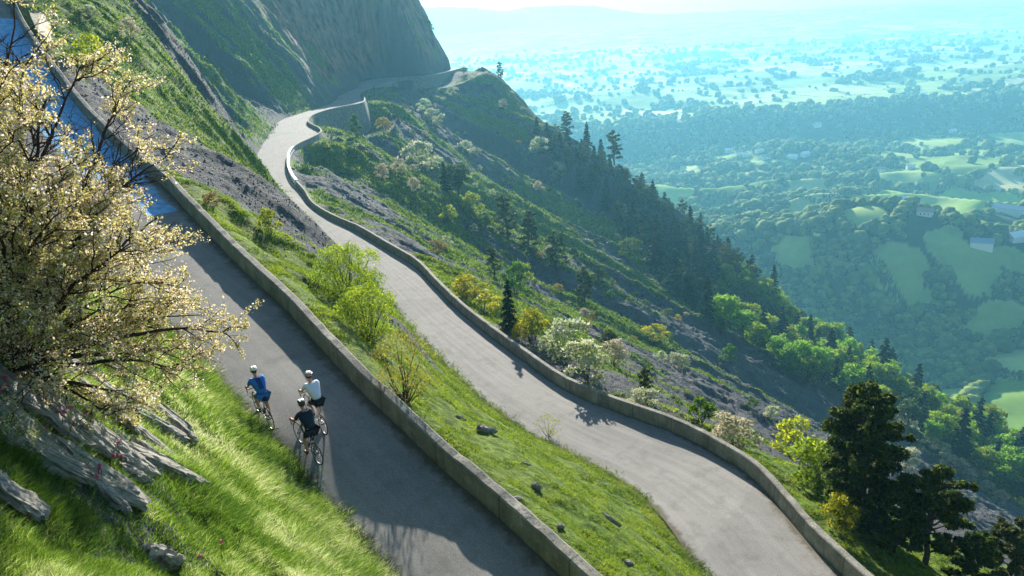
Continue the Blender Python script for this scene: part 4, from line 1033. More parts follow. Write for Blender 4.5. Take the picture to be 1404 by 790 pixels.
# pale bushes in a loose row down the scree, and small scrub over the open slope
row = [(1225, 575), (1238, 588), (1250, 600), (1262, 592), (1275, 612), (1290, 622), (1300, 640), (1318, 648), (1330, 660), (1345, 655), (1352, 676), (1368, 690)]
for (px, py) in row:
    g = ground_at(px, py)
    if g and g[1] < 600: plant('blossoming_shrub', NEAR['white_shrub' if rng.random() < .6 else 'pink_shrub'][0], g[0], 4, rng.uniform(.018, .026) * g[1], "pale bush in the loose row down the scree behind the pines", 'shrub', 'pale bushes in a row down the scree', wid=1.3)
polyS = [(520, 150), (650, 120), (760, 200), (860, 340), (980, 440), (900, 500), (820, 480), (700, 400), (560, 260)]
sel = np.nonzero(in_poly(_px, _py, polyS) & (_D > 70))[0]; w_ = _D[sel] ** 1.6; pick = rng.choice(sel, 4000, p=w_ / w_.sum()); k = 0
for i in pick:
    if k >= 120: break
    if _D[i] - depth_at(_px[i], _py[i]) > 5 + .02 * _D[i] or too_close(V[i], 5.0): continue
    placed.append(V[i]); k += 1; q = rng.random(); kd = 'green_shrub' if q < .45 else 'pink_shrub' if q < .62 else 'white_shrub' if q < .75 else 'rust_shrub' if q < .85 else 'willow'
    lab = {'green_shrub': "small green scrub bush scattered over the open shaded slope", 'pink_shrub': "small faded scrub bush scattered over the open shaded slope", 'white_shrub': "small whitish scrub bush scattered over the open shaded slope",
           'rust_shrub': "small rusty scrub bush scattered over the open shaded slope", 'willow': "small grey green scrub tree scattered over the open shaded slope"}[kd]
    zn = "near the far road" if _py[i] < 200 and _px[i] < 720 else "under the skyline" if _py[i] < 260 else "left of the open slope pines" if _px[i] < 690 else "among the open slope pines" if _px[i] < 850 and _py[i] < 420 else "above the scree"
    lab = lab.replace("scattered over the open shaded slope", "on the open slope " + zn)
    plant(NM[kd][0], NEAR[kd][0], V[i], NEARH[kd], rng.uniform(1.0, 2.8), lab, 'shrub', {'green_shrub': 'green', 'pink_shrub': 'faded', 'white_shrub': 'whitish', 'rust_shrub': 'rusty', 'willow': 'grey green'}[kd] + ' scrub bushes ' + zn, wid=rng.uniform(1, 1.5))

# -- the bigger plants near the camera, built one by one
def big_plant(name, px, py, hp, maker, mt, leaf, label, cat, wid=1.0, seed=1, sides=None, rz=0.0, names=("trunk", "crown")):
    global rng
    rng = np.random.default_rng(seed); P, D = ground_at(px, py); h = hp * D / 1000 / .84
    out = maker(h)
    r = link(name, None, None, None, P - [0, 0, .04 * h]); r.rotation_euler = (0, 0, rz); r.scale = (wid, wid, 1); tag(r, label, cat)
    tm = np_mesh(names[0], *out[2]); link(names[0], tm, M['bark'], r)
    link(names[1], leaf_mesh(names[1], out[0], leaf, 1.5, out[1], out[3] if len(out) > 3 else None), LEAF[mt], r); return r
big_plant("pine_tree", 1185, 716, 188, lambda h: pine_tree(h, 60000, .1, lean=-.07, wide=.25, nb=95, fine=.72, low=.12, oval=1), 'pine', .13, "biggest dark pine standing below the bend of the lower parapet", "tree", 1.0, 601)
big_plant("pine_tree", 1268, 772, 134, lambda h: pine_tree(h, 24000, .1, lean=.03, wide=.34, nb=42, fine=.7, low=.25), 'pine', .13, "open branched dark pine right of the biggest one", "tree", 1.1, 602)
big_plant("pine_tree", 1225, 756, 90, lambda h: pine_tree(h, 4000, .1, lean=.10, wide=.34), 'pine', .14, "small thin pine between the two large ones", "tree", 1.0, 603)
big_plant("pine_tree", 1385, 800, 92, lambda h: pine_tree(h, 16000, .1, lean=.0, wide=.42, nb=40, fine=.75), 'pine', .13, "dark pine cut by the right edge of the picture", "tree", 1.2, 604)
big_plant("pine_tree", 1330, 800, 70, lambda h: pine_tree(h, 12000, .1, lean=.0, wide=.42, nb=36, fine=.75), 'pine', .13, "low dark pine at the bottom near the right corner", "tree", 1.2, 605)
def bush(h, n, spread=.5, lobn=24): return broad_tree(h, n, .1, spread=spread, lobn=lobn, trunk=.0, shrub=True)
big_plant("lime_green_bush", 478, 412, 76, lambda h: bush(h, 9500, .62, 30), 'lime', .06, "big lime green bush between the two roads, upper one of the pair", "shrub", 1.0, 611, names=("stem", "foliage"))
big_plant("lime_green_bush", 507, 468, 74, lambda h: bush(h, 7500, .60, 30), 'lime', .055, "big lime green bush between the two roads, lower one with bare twigs", "shrub", 1.0, 612, names=("stem", "foliage"))
big_plant("rusty_bush", 556, 548, 92, lambda h: bush(h, 1900, .42, 16), 'rust', .05, "thin open bush with rusty leaves beside the upper parapet", "shrub", 1.0, 613, names=("stem", "foliage"))
big_plant("leafy_sapling", 752, 598, 32, lambda h: bush(h, 350, .5, 8), 'lime', .06, "small sparse yellow green sapling above the lower road edge", "shrub", 1.0, 614, names=("stem", "foliage"))

# -- blossoming tree in the left foreground
rng = np.random.default_rng(77)
Pb, Db = ground_at(6, 500)
root = Pb - np.array([0, 0, .15]); print("tree root depth", Db)
tree = link("blossoming_tree", None, None, None, root); tag(tree, "large blossoming tree leaning out over the upper road at left", "tree")
limbs = []; twp = []; LP = []; LT = []
targets = [(40, 70, 9.5), (95, 95, 10), (150, 150, 10.5), (200, 200, 11), (225, 215, 11), (245, 330, 11.5), (250, 400, 11), (296, 455, 11), (262, 478, 11), (250, 500, 10.5), (60, 520, 8.2), (285, 425, 11.4), (150, 560, 9), (60, 210, 8.5), (-10, 120, 8), (120, 290, 9.5), (210, 300, 10.5), (20, 330, 8),
           (90, 400, 9), (190, 390, 10), (-20, 250, 7.5), (110, 200, 9.6), (40, 440, 8.6), (230, 440, 11.5), (130, 470, 9.5), (170, 330, 9), (70, 300, 8.2), (-30, 0, 9), (30, 20, 10), (180, 250, 10.2), (-10, 400, 8), (200, 560, 11), (100, 350, 10.5), (150, 420, 9), (60, 150, 9)]
Dk = 1.0
base = root
for (px, py, D) in targets:
    e = atD(px, py, D); L = np.linalg.norm(e - base); n = 16
    st = base + rng.normal(0, .10, 3) * [1, 1, 0]
    mid = st + (e - st) * .45 + np.array([0, 0, .16 * L]); t = np.linspace(0, 1, n)[:, None]
    P = (1 - t) ** 2 * st + 2 * t * (1 - t) * mid + t * t * e; wv = np.cumsum(rng.standard_normal((n, 3)), 0) * .022 * L / 3; wv -= wv[0]; P = P + wv
    limbs.append((P, np.linspace(.050, .010, n) * rng.uniform(.7, 1.1)))
    nsec = int(24 * L / 4)
    for k in range(nsec):
        i = rng.integers(int(n * .32), n); a = P[i]; dr = P[min(i + 1, n - 1)] - P[i - 1]; dr /= np.linalg.norm(dr)
        sd_ = rng.standard_normal(3); sd_ -= (sd_ @ dr) * dr; sd_ /= np.linalg.norm(sd_); ln = rng.uniform(.35, 1.0) * (1.15 - .5 * i / n)
        d2_ = dr * .8 + sd_ * .75 + np.array([0, 0, .12]); d2_ /= np.linalg.norm(d2_); Q = wander(a, a + d2_ * ln, 7, .10)
        twp.append((Q, np.linspace(.011, .004, 7)))
        for q in range(6):
            j = rng.integers(1, 7); c = Q[j]; s2 = rng.standard_normal(3); s2 /= np.linalg.norm(s2); d3 = d2_ * .8 + s2 * .8; d3 /= np.linalg.norm(d3); l3 = rng.uniform(.12, .36)
            T2 = wander(c, c + d3 * l3, 4, .12); twp.append((T2, np.linspace(.0045, .002, 4)))
            m = rng.integers(46, 62); tt = rng.random(m)[:, None]; pp = T2[0] + (T2[-1] - T2[0]) * (.15 + .95 * tt) + rng.normal(0, .024, (m, 3)); LP.append(pp)
LP = np.vstack(LP)
px_, py_, d_ = proj(LP)
# thinner foliage where the blue road shows through
hole = np.zeros(len(LP))
for (a, b_, c, d) in [(58, 195, 30, 26), (110, 150, 32, 38), (20, 55, 34, 36), (165, 210, 34, 22), (80, 105, 20, 18), (225, 262, 28, 18), (150, 185, 30, 34), (200, 240, 30, 22), (245, 290, 26, 20)]:
    hole = np.maximum(hole, np.exp(-((px_ - a) / c) ** 2 - ((py_ - b_) / d) ** 2))
LP = LP[rng.random(len(LP)) > np.maximum(hole * 1.7, .42)]; print("blossom leaves", len(LP))
isf = (rng.random(len(LP)) < .42 + .22 * vnoise(LP[:, 0] * 1.5, LP[:, 2] * 1.5 + LP[:, 1], 311))
M['blossom_near'] = foliage_mat("blossom_petals", [(.62, .46, .36), (.82, .68, .54), (.88, .82, .68)], .5, .7, 0)
M['leaf_near'] = foliage_mat("young_leaves", [(.26, .26, .05), (.46, .46, .10), (.68, .64, .28)], .55, .6, 0)
tv_, tf_ = tubes(limbs, 7); link("trunk", np_mesh("trunk", tv_ - root, tf_), M['twig'], tree)
tv_, tf_ = tubes(twp, 4); link("branches", np_mesh("branches", tv_ - root, tf_), M['twig'], tree)
link("leaves", leaf_mesh("leaves", LP[~isf] - root, .029, 1.6), M['leaf_near'], tree)
link("blossom", leaf_mesh("blossom", LP[isf] - root, .029, 1.0), M['blossom_near'], tree)

# ------------------------------------------------------------------ grass
def blades(P, hgt, nper, lean, spread, wdt, droop=.5):
    """P: clump feet; returns a mesh of bent blades"""
    n = len(P); N_ = n * nper; c = np.repeat(P, nper, 0); hh = np.repeat(hgt, nper) * rng.uniform(.55, 1.2, N_)
    sp = np.repeat(np.broadcast_to(spread, n), nper)
    off_ = rng.normal(0, 1, (N_, 2)) * sp[:, None] * .5; a = c.copy(); a[:, :2] += off_; a[:, 2] = gz(a[:, 0], a[:, 1]) - .01
    d = np.zeros((N_, 3)); d[:, :2] = off_ / (sp[:, None] + 1e-6) * .55 + rng.normal(0, .22, (N_, 2)) + np.asarray(lean)[None]; d[:, 2] = 1; d /= np.linalg.norm(d, axis=1)[:, None]
    d2_ = d.copy(); d2_[:, :2] += (d[:, :2] + np.asarray(lean)[None] * .6) * droop * 2; d2_[:, 2] -= droop * .9; d2_ /= np.linalg.norm(d2_, axis=1)[:, None]
    s_ = rng.standard_normal((N_, 3)); s_ -= (s_ * d).sum(1)[:, None] * d; s_ /= np.linalg.norm(s_, axis=1)[:, None]; s_ *= (np.repeat(np.broadcast_to(wdt, n), nper) * .5)[:, None]
    m1 = a + d * (hh * .5)[:, None]; tp = m1 + d2_ * (hh * .5)[:, None]
    Vv = np.stack([a - s_, a + s_, m1 + s_ * .8, m1 - s_ * .8, tp + s_ * .12, tp - s_ * .12], 1).reshape(-1, 3)
    i = np.arange(N_)[:, None] * 6; Ff = np.concatenate([i + [0, 1, 2, 3], i + [3, 2, 4, 5]]).reshape(-1, 4)
    hue = np.repeat(np.clip(np.repeat(.48 + .5 * fbm(P[:, 0] / 1.6, P[:, 1] / 1.6, 321, 3) + .55 * fbm(P[:, 0] / .45, P[:, 1] / .45, 325, 3), nper) + np.repeat(.16 * rng.standard_normal(n), nper) + .16 * rng.standard_normal(N_), 0, 1), 6)
    return Vv, Ff, hue
M['grass'] = foliage_mat("grass_blades", [(.05, .10, .015), (.15, .24, .02), (.30, .38, .05), (.64, .64, .34)], .5, .5, 0)
rng = np.random.default_rng(31)
def scatter_ground(n, cond, pxr=(-40, 1440), pyr=(380, 830)):
    # even in picture terms near the camera: pick built ground vertices
    sel = np.nonzero(cond & (_px > pxr[0]) & (_px < pxr[1]) & (_py > pyr[0]) & (_py < pyr[1]) & (_D > .5))[0]
    if len(sel) == 0: return np.zeros((0, 3)), np.zeros(0)
    i = rng.choice(sel, n); P = V[i].copy(); jit = rng.normal(0, .006, (n, 2)) * _D[i][:, None]; P[:, :2] += jit; P[:, 2] = gz(P[:, 0], P[:, 1]); return P, _D[i]
cu_l = (info['latu'] < 0) & (info['du'] > .02) & (info['r'] < 34)
rockm = fbm((V[:, 0] * .8 + V[:, 1] * .6) / .9, (V[:, 1] * .8 - V[:, 0] * .6) / 5, 333, 3)
rockzone = np.exp(-((_px - 120) / 120) ** 2 - ((_py - 600) / 85) ** 2) 
bare = cu_l & (rockzone > .3) & (rockm > .12)
P, D = scatter_ground(11000, cu_l & ~bare)
tus = fbm(P[:, 0] / .7, P[:, 1] / .7, 341, 3)
Va, Fa, ha = blades(P, np.clip(.012 * D + .10, .14, .34) * (0.75 + .9 * np.clip(tus, -.5, 1)), 14, (.28, .16), np.clip(D * .012, .08, .26), np.clip(D * .0009, .004, .016))
# rounded tussocks hanging over the road edge
P2, D2 = scatter_ground(1300, cu_l & (info['du'] < 1.6))
Vb, Fb, hb = blades(P2, np.full(len(P2), .34), 26, (.20, .1), .22, .012, .8); k = len(Va)
me = np_mesh("bank_grass", np.vstack([Va, Vb]), np.vstack([Fa, Fb + k])); fattr(me, "rnd", np.r_[ha, hb])
o = link("bank_grass", me, M['grass']); o["kind"] = "stuff"
mid = (((info['latu'] > .35 + 0) & (info['du'] > .45) & (info['latl'] < 0) & (info['dl'] > .1)) | ((info['latl'] > 0) & (info['dl'] > .5) & (info['dl'] < 9))) & (info['r'] < 95) & (gcov > .42)
P3, D3 = scatter_ground(26000, mid, pyr=(200, 830)); tz = fbm(P3[:, 0] / .9, P3[:, 1] / .9, 351, 3); kp = tz > -.08; P3, D3, tz = P3[kp], D3[kp], tz[kp]
Vc, Fc_, hc = blades(P3, np.clip(.0042 * D3, .10, .24) * (.8 + 1.3 * np.clip(tz, 0, 1)), 9, (.15, -.05), np.clip(D3 * .0045, .08, .3), np.clip(D3 * .0009, .012, .06), .7)
Pf, Df = scatter_ground(6500, (info['latl'] < 0) & (info['dl'] > -.05) & (info['dl'] < .55) & (info['r'] < 75), pyr=(200, 830))
Vf, Ff_, hf = blades(Pf, np.clip(.006 * Df, .16, .30), 10, (.05, -.02), .22, np.clip(Df * .0009, .014, .06), .8)
Fc_ = np.vstack([Fc_, Ff_ + len(Vc)]); Vc = np.vstack([Vc, Vf]); hc = np.r_[hc, hf]
me = np_mesh("slope_grass", Vc, Fc_); fattr(me, "rnd", hc * .8); M['grass2'] = foliage_mat("short_grass", [(.07, .13, .010), (.14, .22, .012), (.24, .32, .02), (.36, .42, .06)], .5, .6, 0)
o = link("slope_grass", me, M['grass2']); o["kind"] = "stuff"

# coarser tussocks over the far slopes
far_ = ((info['latl'] < 0) & (info['dl'] > .6) & (info['latu'] > 0) & (info['du'] > 1.5) | (info['latl'] > 0) & (info['dl'] > 2)) & (info['r'] > 55) & (info['r'] < 420) & (gcov > .42)
P4, D4 = scatter_ground(34000, far_, pyr=(-20, 800))
Vd, Fd, hd = blades(P4, np.clip(.0040 * D4, .25, .7) * rng.uniform(.5, 1.3, len(P4)), 6, (.10, -.02), np.clip(D4 * .0055, .3, 1.0), np.clip(D4 * .0013, .07, .26), .6)
me = np_mesh("far_slope_grass", Vd, Fd); fattr(me, "rnd", hd * .6); M['grass3'] = foliage_mat("tussock_grass", [(.04, .08, .008), (.11, .20, .012), (.24, .34, .018), (.40, .46, .06)], .45, .7, 0)
o = link("far_slope_grass", me, M['grass3']); o["kind"] = "stuff"

# ------------------------------------------------------------------ rock
def rock_material():
    mt = mat("slate_rock", (.2, .2, .2), .85, .3); b = NB(mt); P = b.co.outputs["Object"]
    st = b.mapping(P, (1, 9, 3)); n1 = b.noise(st, 1.6, 6, .7); n2 = b.noise(P, 5, 5, .7)
    c = b.ramp(n1, [(.28, (.05, .05, .052)), (.40, (.14, .135, .125)), (.52, (.27, .25, .215)), (.72, (.48, .44, .38))])
    c = b.mix(b.ramp(n2, [(.55, (0, 0, 0)), (.68, (.7, .7, .7))]), c, (.30, .26, .19)); b.color(c)
    b.normal(b.bump(b.math('ADD', n1, b.math('MULTIPLY', n2, .4)), 1.0, .08)); return mt
M['rock'] = rock_material()
rv_, rf_ = ico(4)
def rock_mesh(L, W, H, seed):
    v = rv_.copy(); c = np.sign(v) * np.abs(v) ** np.array([.95, .6, .5])
    lay = np.floor((c[:, 1] * 1.0 + .25 * vnoise(c[:, 0] * 2 + seed, c[:, 2] * 2, seed)) * 4) / 4
    c[:, 2] += .28 * (_hash(np.floor(lay * 4 + 9).astype(int), np.zeros(len(lay), int), seed) - .5) * 2; c[:, 0] *= 1 + .25 * (_hash(np.floor(lay * 4 + 9).astype(int), np.ones(len(lay), int), seed) - .5)
    f = 1 + .38 * fbm(c[:, 0] * 2.5 + seed, c[:, 1] * 4 + c[:, 2] * 2, seed, 5, .6); c = c * f[:, None]; c[:, 1] += .45 * fbm(c[:, 0] * 1.5 + seed, 0 * c[:, 0] + seed, seed + 3, 3)
    return np_mesh("rock", c * [L, W, H], rf_, False)
def rock(px, py, lpx, wpx, hpx, seed, label, cat="rock", name="rock", ang=None, sink=.35):
    g = ground_at(px, py); P, D = g; k = D / 1000
    # laid along the fall line, tilted with the slope
    e = .4; gx = float((gz(P[0] + e, P[1]) - gz(P[0] - e, P[1]))[0] / (2 * e)); gy = float((gz(P[0], P[1] + e) - gz(P[0], P[1] - e))[0] / (2 * e))
    nrm = Vector((-gx, -gy, 1)).normalized(); fl = Vector((gx, gy, 0)); fl = (fl - nrm * fl.dot(nrm)).normalized() if fl.length > .01 else Vector((1, 0, 0))
    if ang: fl = Matrix.Rotation(ang, 3, nrm) @ fl
    sd_ = nrm.cross(fl); mm = Matrix((fl, sd_, nrm)).transposed().to_4x4(); mm.translation = Vector([float(q) for q in P]) + nrm * (hpx * k * (0.5 - sink))
    me = rock_mesh(lpx * k * .5, wpx * k * .5, hpx * k * .5, seed); o = link(name, me, M['rock']); o.matrix_world = mm
    if label: tag(o, label, cat)
    return o
R1 = [(40, 600, 200, 70, 20), (88, 640, 220, 64, 20), (26, 545, 190, 70, 18), (108, 585, 170, 50, 16), (138, 655, 140, 42, 14), (158, 615, 160, 40, 14), (192, 600, 130, 34, 12), (228, 645, 130, 36, 15), (216, 585, 100, 28, 12), (14, 680, 110, 60, 16), (110, 515, 120, 40, 14), (146, 560, 110, 30, 12)]
labs = ["broad slate slab at the far left under the blossoming tree", "longest pale slate slab of the bank at lower left", "weathered slate slab highest at the left edge", "narrow slate slab between the long slabs of the bank", "short pale slab right of the longest one",
        "thin slate ridge in the grass near the middle of the bank", "thin upper slate ridge right of the slabs", "pale split slab furthest right on the grassy bank", "small slate fin above the furthest right slab", "dark slate lump at the left edge beside long grass", "slate slab half hidden beneath the branches", "small slate slab beneath the lowest branches"]
for k, (px, py, l_, w2, h2) in enumerate(R1): rock(px, py, l_, w2, h2, 700 + k, labs[k], "rock slab", "rock_slab", ang=R_(rng.uniform(-14, 14)), sink=.18)
for k in range(26):
    px, py = rng.normal(112, 75), rng.normal(600, 50)
    if px < 0 or py < 470 or py > 700 or px > 262: continue
    q = rng.uniform(.4, 1.15); o_ = rock(px, py, 70 * q, 26 * q, 13 * q, 760 + k, "small slate shard bedded in the bank among the big slabs", "rock slab", "rock_shard", ang=R_(rng.uniform(-25, 25)), sink=.15); o_["group"] = "small slate shards in the bank"
rock(216, 770, 70, 34, 30, 720, "grey stone at the bottom edge in the long grass", ang=R_(20))
for k, (px, py, l_, w2, h2, lb) in enumerate([(668, 590, 34, 11, 7, "largest grey boulder on the grass between the roads"), (632, 574, 15, 7, 5, "small grey stone left above the largest boulder"), (721, 637, 18, 6, 4, "pale flat stone in the middle of the grass strip"),
                                   (700, 685, 32, 12, 5, "pale crumbled stone beside the upper parapet"), (838, 714, 42, 10, 6, "long pale stone low on the grass strip"), (862, 773, 18, 9, 6, "dark stone near the bottom of the grass strip"), (768, 722, 12, 7, 5, "little grey stone near the parapet low on the strip"), (735, 668, 14, 8, 7, "tiny stone right below the middle pale stone")]):
    rock(px, py, l_, w2, h2, 730 + k, lb, "boulder", "boulder")
# loose stones on the scree: uncountable
P5, D5 = scatter_ground(9000, (info['latl'] > 0) & (info['dl'] > 1.0) & (gcov < .35) & (info['r'] < 330), pyr=(100, 800))
P6, D6 = scatter_ground(3500, (info['latu'] > 0) & (info['du'] > .6) & (info['latl'] < 0) & (info['dl'] > .1) & (gcov < .35) & (info['r'] < 120), pyr=(0, 800))
PS = np.vstack([P5, P6]); DS = np.r_[D5, D6]
sv, sf = ico(1); n = len(PS); sz = np.clip(DS * .0011, .05, .35) * rng.lognormal(0, .45, n) * .8
a, b_ = rot_rand(n); c_ = np.cross(a, b_)
G = PS[:, None] + sz[:, None, None] * (sv[None, :, 0:1] * a[:, None] * 1.3 + sv[None, :, 1:2] * b_[:, None] + sv[None, :, 2:3] * c_[:, None] * .6)
me = np_mesh("scree_stones", G.reshape(-1, 3), (sf[None] + (np.arange(n) * len(sv))[:, None, None]).reshape(-1, 3), False)
M['scree'] = mat("scree_stone", (.13, .13, .135), .8, .3); b = NB(M['scree']); b.color(b.ramp(b.noise(b.geo.outputs["Position"], 1.5, 3, .7), [(.3, (.05, .05, .055)), (.6, (.13, .127, .125)), (.8, (.34, .33, .31))]))
o = link("scree_stones", me, M['scree']); o["kind"] = "stuff"

# pink flowers among the slabs
M['pink'] = mat("pink_petals", (.62, .10, .22), .6, .2); M['stalk'] = foliage_mat("flower_leaves", [(.04, .09, .015), (.08, .16, .02)], .4)
for (px, py, nst, lb) in [(72, 592, 14, "largest spray of pink flowers among the slabs"), (6, 555, 5, "small pink flowers at the left edge"), (130, 660, 4, "few pink flowers between two pale slabs"), (164, 640, 4, "few pink flowers near the thin slate ridge"), (298, 776, 2, "lone red flower in the grass near the bottom")]:
    P, D = ground_at(px, py); r_ = link("flowering_plant", None, None, None, P); tag(r_, lb, "flowers")
    st = []; fl = []
    for k in range(nst):
        a = np.array([rng.normal(0, .10), rng.normal(0, .06), 0]) * (1.6 if nst > 8 else 1); e = a * 1.6 + [0.05, -.05, rng.uniform(.16, .30)]; st.append((wander(a - [0, 0, .05], e, 5, .05), np.linspace(.006, .003, 5))); fl.append(e + rng.normal(0, .012, (30, 3)))
    link("stem", np_mesh("stem", *tubes(st, 4)), M['stalk'], r_)
    for q in fl: link("flower_head", leaf_mesh("flower_head", q, .026, 1.0), M['pink'], r_)

# ------------------------------------------------------------------ cyclists
def tube_mesh(name, paths, sides=8): return np_mesh(name, *tubes(paths, sides))
def torus(R, r, ns=40, nt=8):
    a = np.linspace(0, 2 * math.pi, ns, endpoint=False)[:, None]; t = np.linspace(0, 2 * math.pi, nt, endpoint=False)[None]
    x = (R + r * np.cos(t)) * np.cos(a); z = (R + r * np.cos(t)) * np.sin(a); y = r * np.sin(t) + 0 * a
    Vv = np.stack([x, y, z], -1).reshape(-1, 3); i = np.arange(ns)[:, None] * nt + np.arange(nt)[None]; j = np.arange(ns)[:, None] * nt + (np.arange(nt)[None] + 1) % nt
    i2 = ((np.arange(ns) + 1) % ns)[:, None] * nt + np.arange(nt)[None]; j2 = ((np.arange(ns) + 1) % ns)[:, None] * nt + (np.arange(nt)[None] + 1) % nt
    return Vv, np.stack([i, j, j2, i2], -1).reshape(-1, 4)
M['tyre'] = mat("tyre", (.012, .012, .013), .6, .3); M['metal'] = mat("metal", (.35, .35, .36), .35, .5, .9); M['blackp'] = mat("black_parts", (.015, .015, .017), .45, .4)
FR = {'black': mat("frame_black", (.02, .05, .03), .3, .5), 'white': mat("frame_white", (.65, .65, .66), .3, .5), 'dark': mat("frame_dark", (.03, .025, .03), .3, .5)}
def bicycle(mtf, label, crank=-1.35):
    r = link("bicycle", None); tag(r, label, "bicycle")
    for hx, nm in ((-.43, "wheel"), (.57, "wheel")):
        v_, f_ = torus(.328, .013); wv = link(nm, np_mesh(nm, *torus(.306, .010)), M['metal'], r, (hx, 0, .34))
        link("tyre", np_mesh("tyre", v_, f_), M['tyre'], wv)
        sp = [(np.array([[0, .02 * (-1) ** k, 0], [.30 * math.cos(k * math.pi / 10), 0, .30 * math.sin(k * math.pi / 10)]]), [.0016, .0016]) for k in range(20)]
        link("spokes", tube_mesh("spokes", sp, 3), M['metal'], wv)
        link("hub", tube_mesh("hub", [(np.array([[0, -.05, 0], [0, .05, 0]]), [.022, .022])]), M['blackp'], wv)
    bb, st, ht, hb_ = np.array([0, 0, .27]), np.array([-.15, 0, .80]), np.array([.39, 0, .86]), np.array([.43, 0, .70])
    T = lambda a, b, r0, r1: (np.array([a, (np.array(a) + b) / 2, b]), [r0, (r0 + r1) / 2, r1])
    fr = [T(bb, st, .017, .016), T(st, ht - [0, 0, .03], .015, .017), T(bb, hb_, .021, .019), T(hb_, ht, .022, .021)] + [T(bb + [0, s * .03, 0], np.array([-.43, s * .06, .34]), .010, .008) for s in (-1, 1)] + [T(st + [0, s * .015, -.04], np.array([-.43, s * .06, .34]), .009, .007) for s in (-1, 1)]
    link("frame", tube_mesh("frame", fr), mtf, r)
    link("fork", tube_mesh("fork", [T(hb_ + [0, s * .02, -.01], np.array([.57, s * .055, .34]), .013, .009) for s in (-1, 1)]), mtf, r)
    link("seat_post", tube_mesh("seat_post", [T(st, np.array([-.19, 0, .95]), .014, .014)]), M['blackp'], r)
    sv_ = np.array([[-.14, 0, 0], [-.05, 0, .012], [.05, 0, .01], [.14, 0, 0]]); link("saddle", tube_mesh("saddle", [(sv_ + [-.19, 0, .965], [.055, .065, .032, .016])], 10), M['blackp'], r)
    hb = [(np.array([[.50, -.20, .92], [.50, 0, .925], [.50, .20, .92]]), [.014] * 3), T(ht, np.array([.50, 0, .92]), .016, .015)]
    for s in (-1, 1): hb.append((np.array([[.50, s * .20, .92], [.58, s * .205, .93], [.63, s * .21, .89], [.60, s * .215, .82], [.52, s * .22, .80]]), [.015, .018, .017, .014, .014])); hb.append((np.array([[.60, s * .21, .93], [.635, s * .21, .97]]), [.016, .012]))
    link("handlebar", tube_mesh("handlebar", hb), M['blackp'], r)
    cs = math.cos(crank), math.sin(crank); ck = []
    for s, sg in ((-1, 1), (1, -1)):
        e = bb + np.array([cs[0] * .17 * sg, s * .075, cs[1] * .17 * sg]); ck += [(np.array([bb + [0, s * .06, 0], e]), [.012, .009]), (np.array([e, e + [0, s * .085, 0]]), [.013, .013])]
    cr_ = link("crankset", tube_mesh("crankset", ck), M['blackp'], r)
    v_, f_ = torus(.085, .006, 30, 6); link("chainring", np_mesh("chainring", v_ + bb + [0, -.045, 0], f_), M['metal'], cr_)
    link("bottle", tube_mesh("bottle", [(np.array([[.10, 0, .38], [.20, 0, .52], [.215, 0, .54]]), [.033, .033, .016])], 10), M['white'], r)
    return r
def skin(name, pts, edges, radii, mt, parent, sub=2, root_i=0, smooth_sz=1.0):
    me = bpy.data.meshes.new(name); me.from_pydata([tuple(p) for p in pts], edges, []); o = link(name, me, None, parent)
    o.modifiers.new("skin", 'SKIN')
    o.modifiers["skin"].use_smooth_shade = True
    import bmesh
    bm = bmesh.new(); bm.from_mesh(me)
    ly = bm.verts.layers.skin.verify()
    for i, v in enumerate(bm.verts):
        rr_ = radii[i]; v[ly].radius = rr_ if isinstance(rr_, tuple) else (rr_, rr_); v[ly].use_root = (i == root_i)
    bm.to_mesh(me); bm.free()
    s = o.modifiers.new("subdivision", 'SUBSURF'); s.levels = sub; s.render_levels = sub
    me.materials.append(mt); return o
M['skin'] = mat("skin", (.50, .27, .19), .55, .35); M['hair'] = mat("hair", (.03, .02, .015), .7, .3)
CL = {'blue': (mat("jersey_blue", (.02, .13, .42), .7, .2), mat("shorts_blue", (.03, .13, .34), .7, .2)), 'white': (mat("jersey_white", (.72, .74, .86), .75, .2), mat("shorts_black", (.012, .012, .015), .7, .2)),
      'black': (mat("jersey_navy", (.012, .02, .04), .7, .2), mat("shorts_black", (.010, .010, .012), .7, .2))}
b = NB(CL['blue'][0]); sx_ = b.n("ShaderNodeSeparateXYZ"); b.l(b.co.outputs["Object"], sx_.inputs[0])
b.color(b.mix(b.math('MULTIPLY', b.math('LESS_THAN', b.math('ABSOLUTE', sx_.outputs[1]), .07), b.math('GREATER_THAN', sx_.outputs[2], 1.24)), (.02, .16, .50), (.012, .04, .20)))
for k_ in CL:
    b = NB(CL[k_][0]); b.normal(b.bump(b.noise(b.mapping(b.co.outputs["Object"], (1, 2.2, .8)), 9, 3, .6), .7, .02))
HM = {'white': mat("helmet_white", (.72, .72, .68), .35, .5), 'black': mat("helmet_black", (.02, .02, .022), .35, .5), 'red': mat("helmet_red", (.45, .03, .03), .4, .5)}
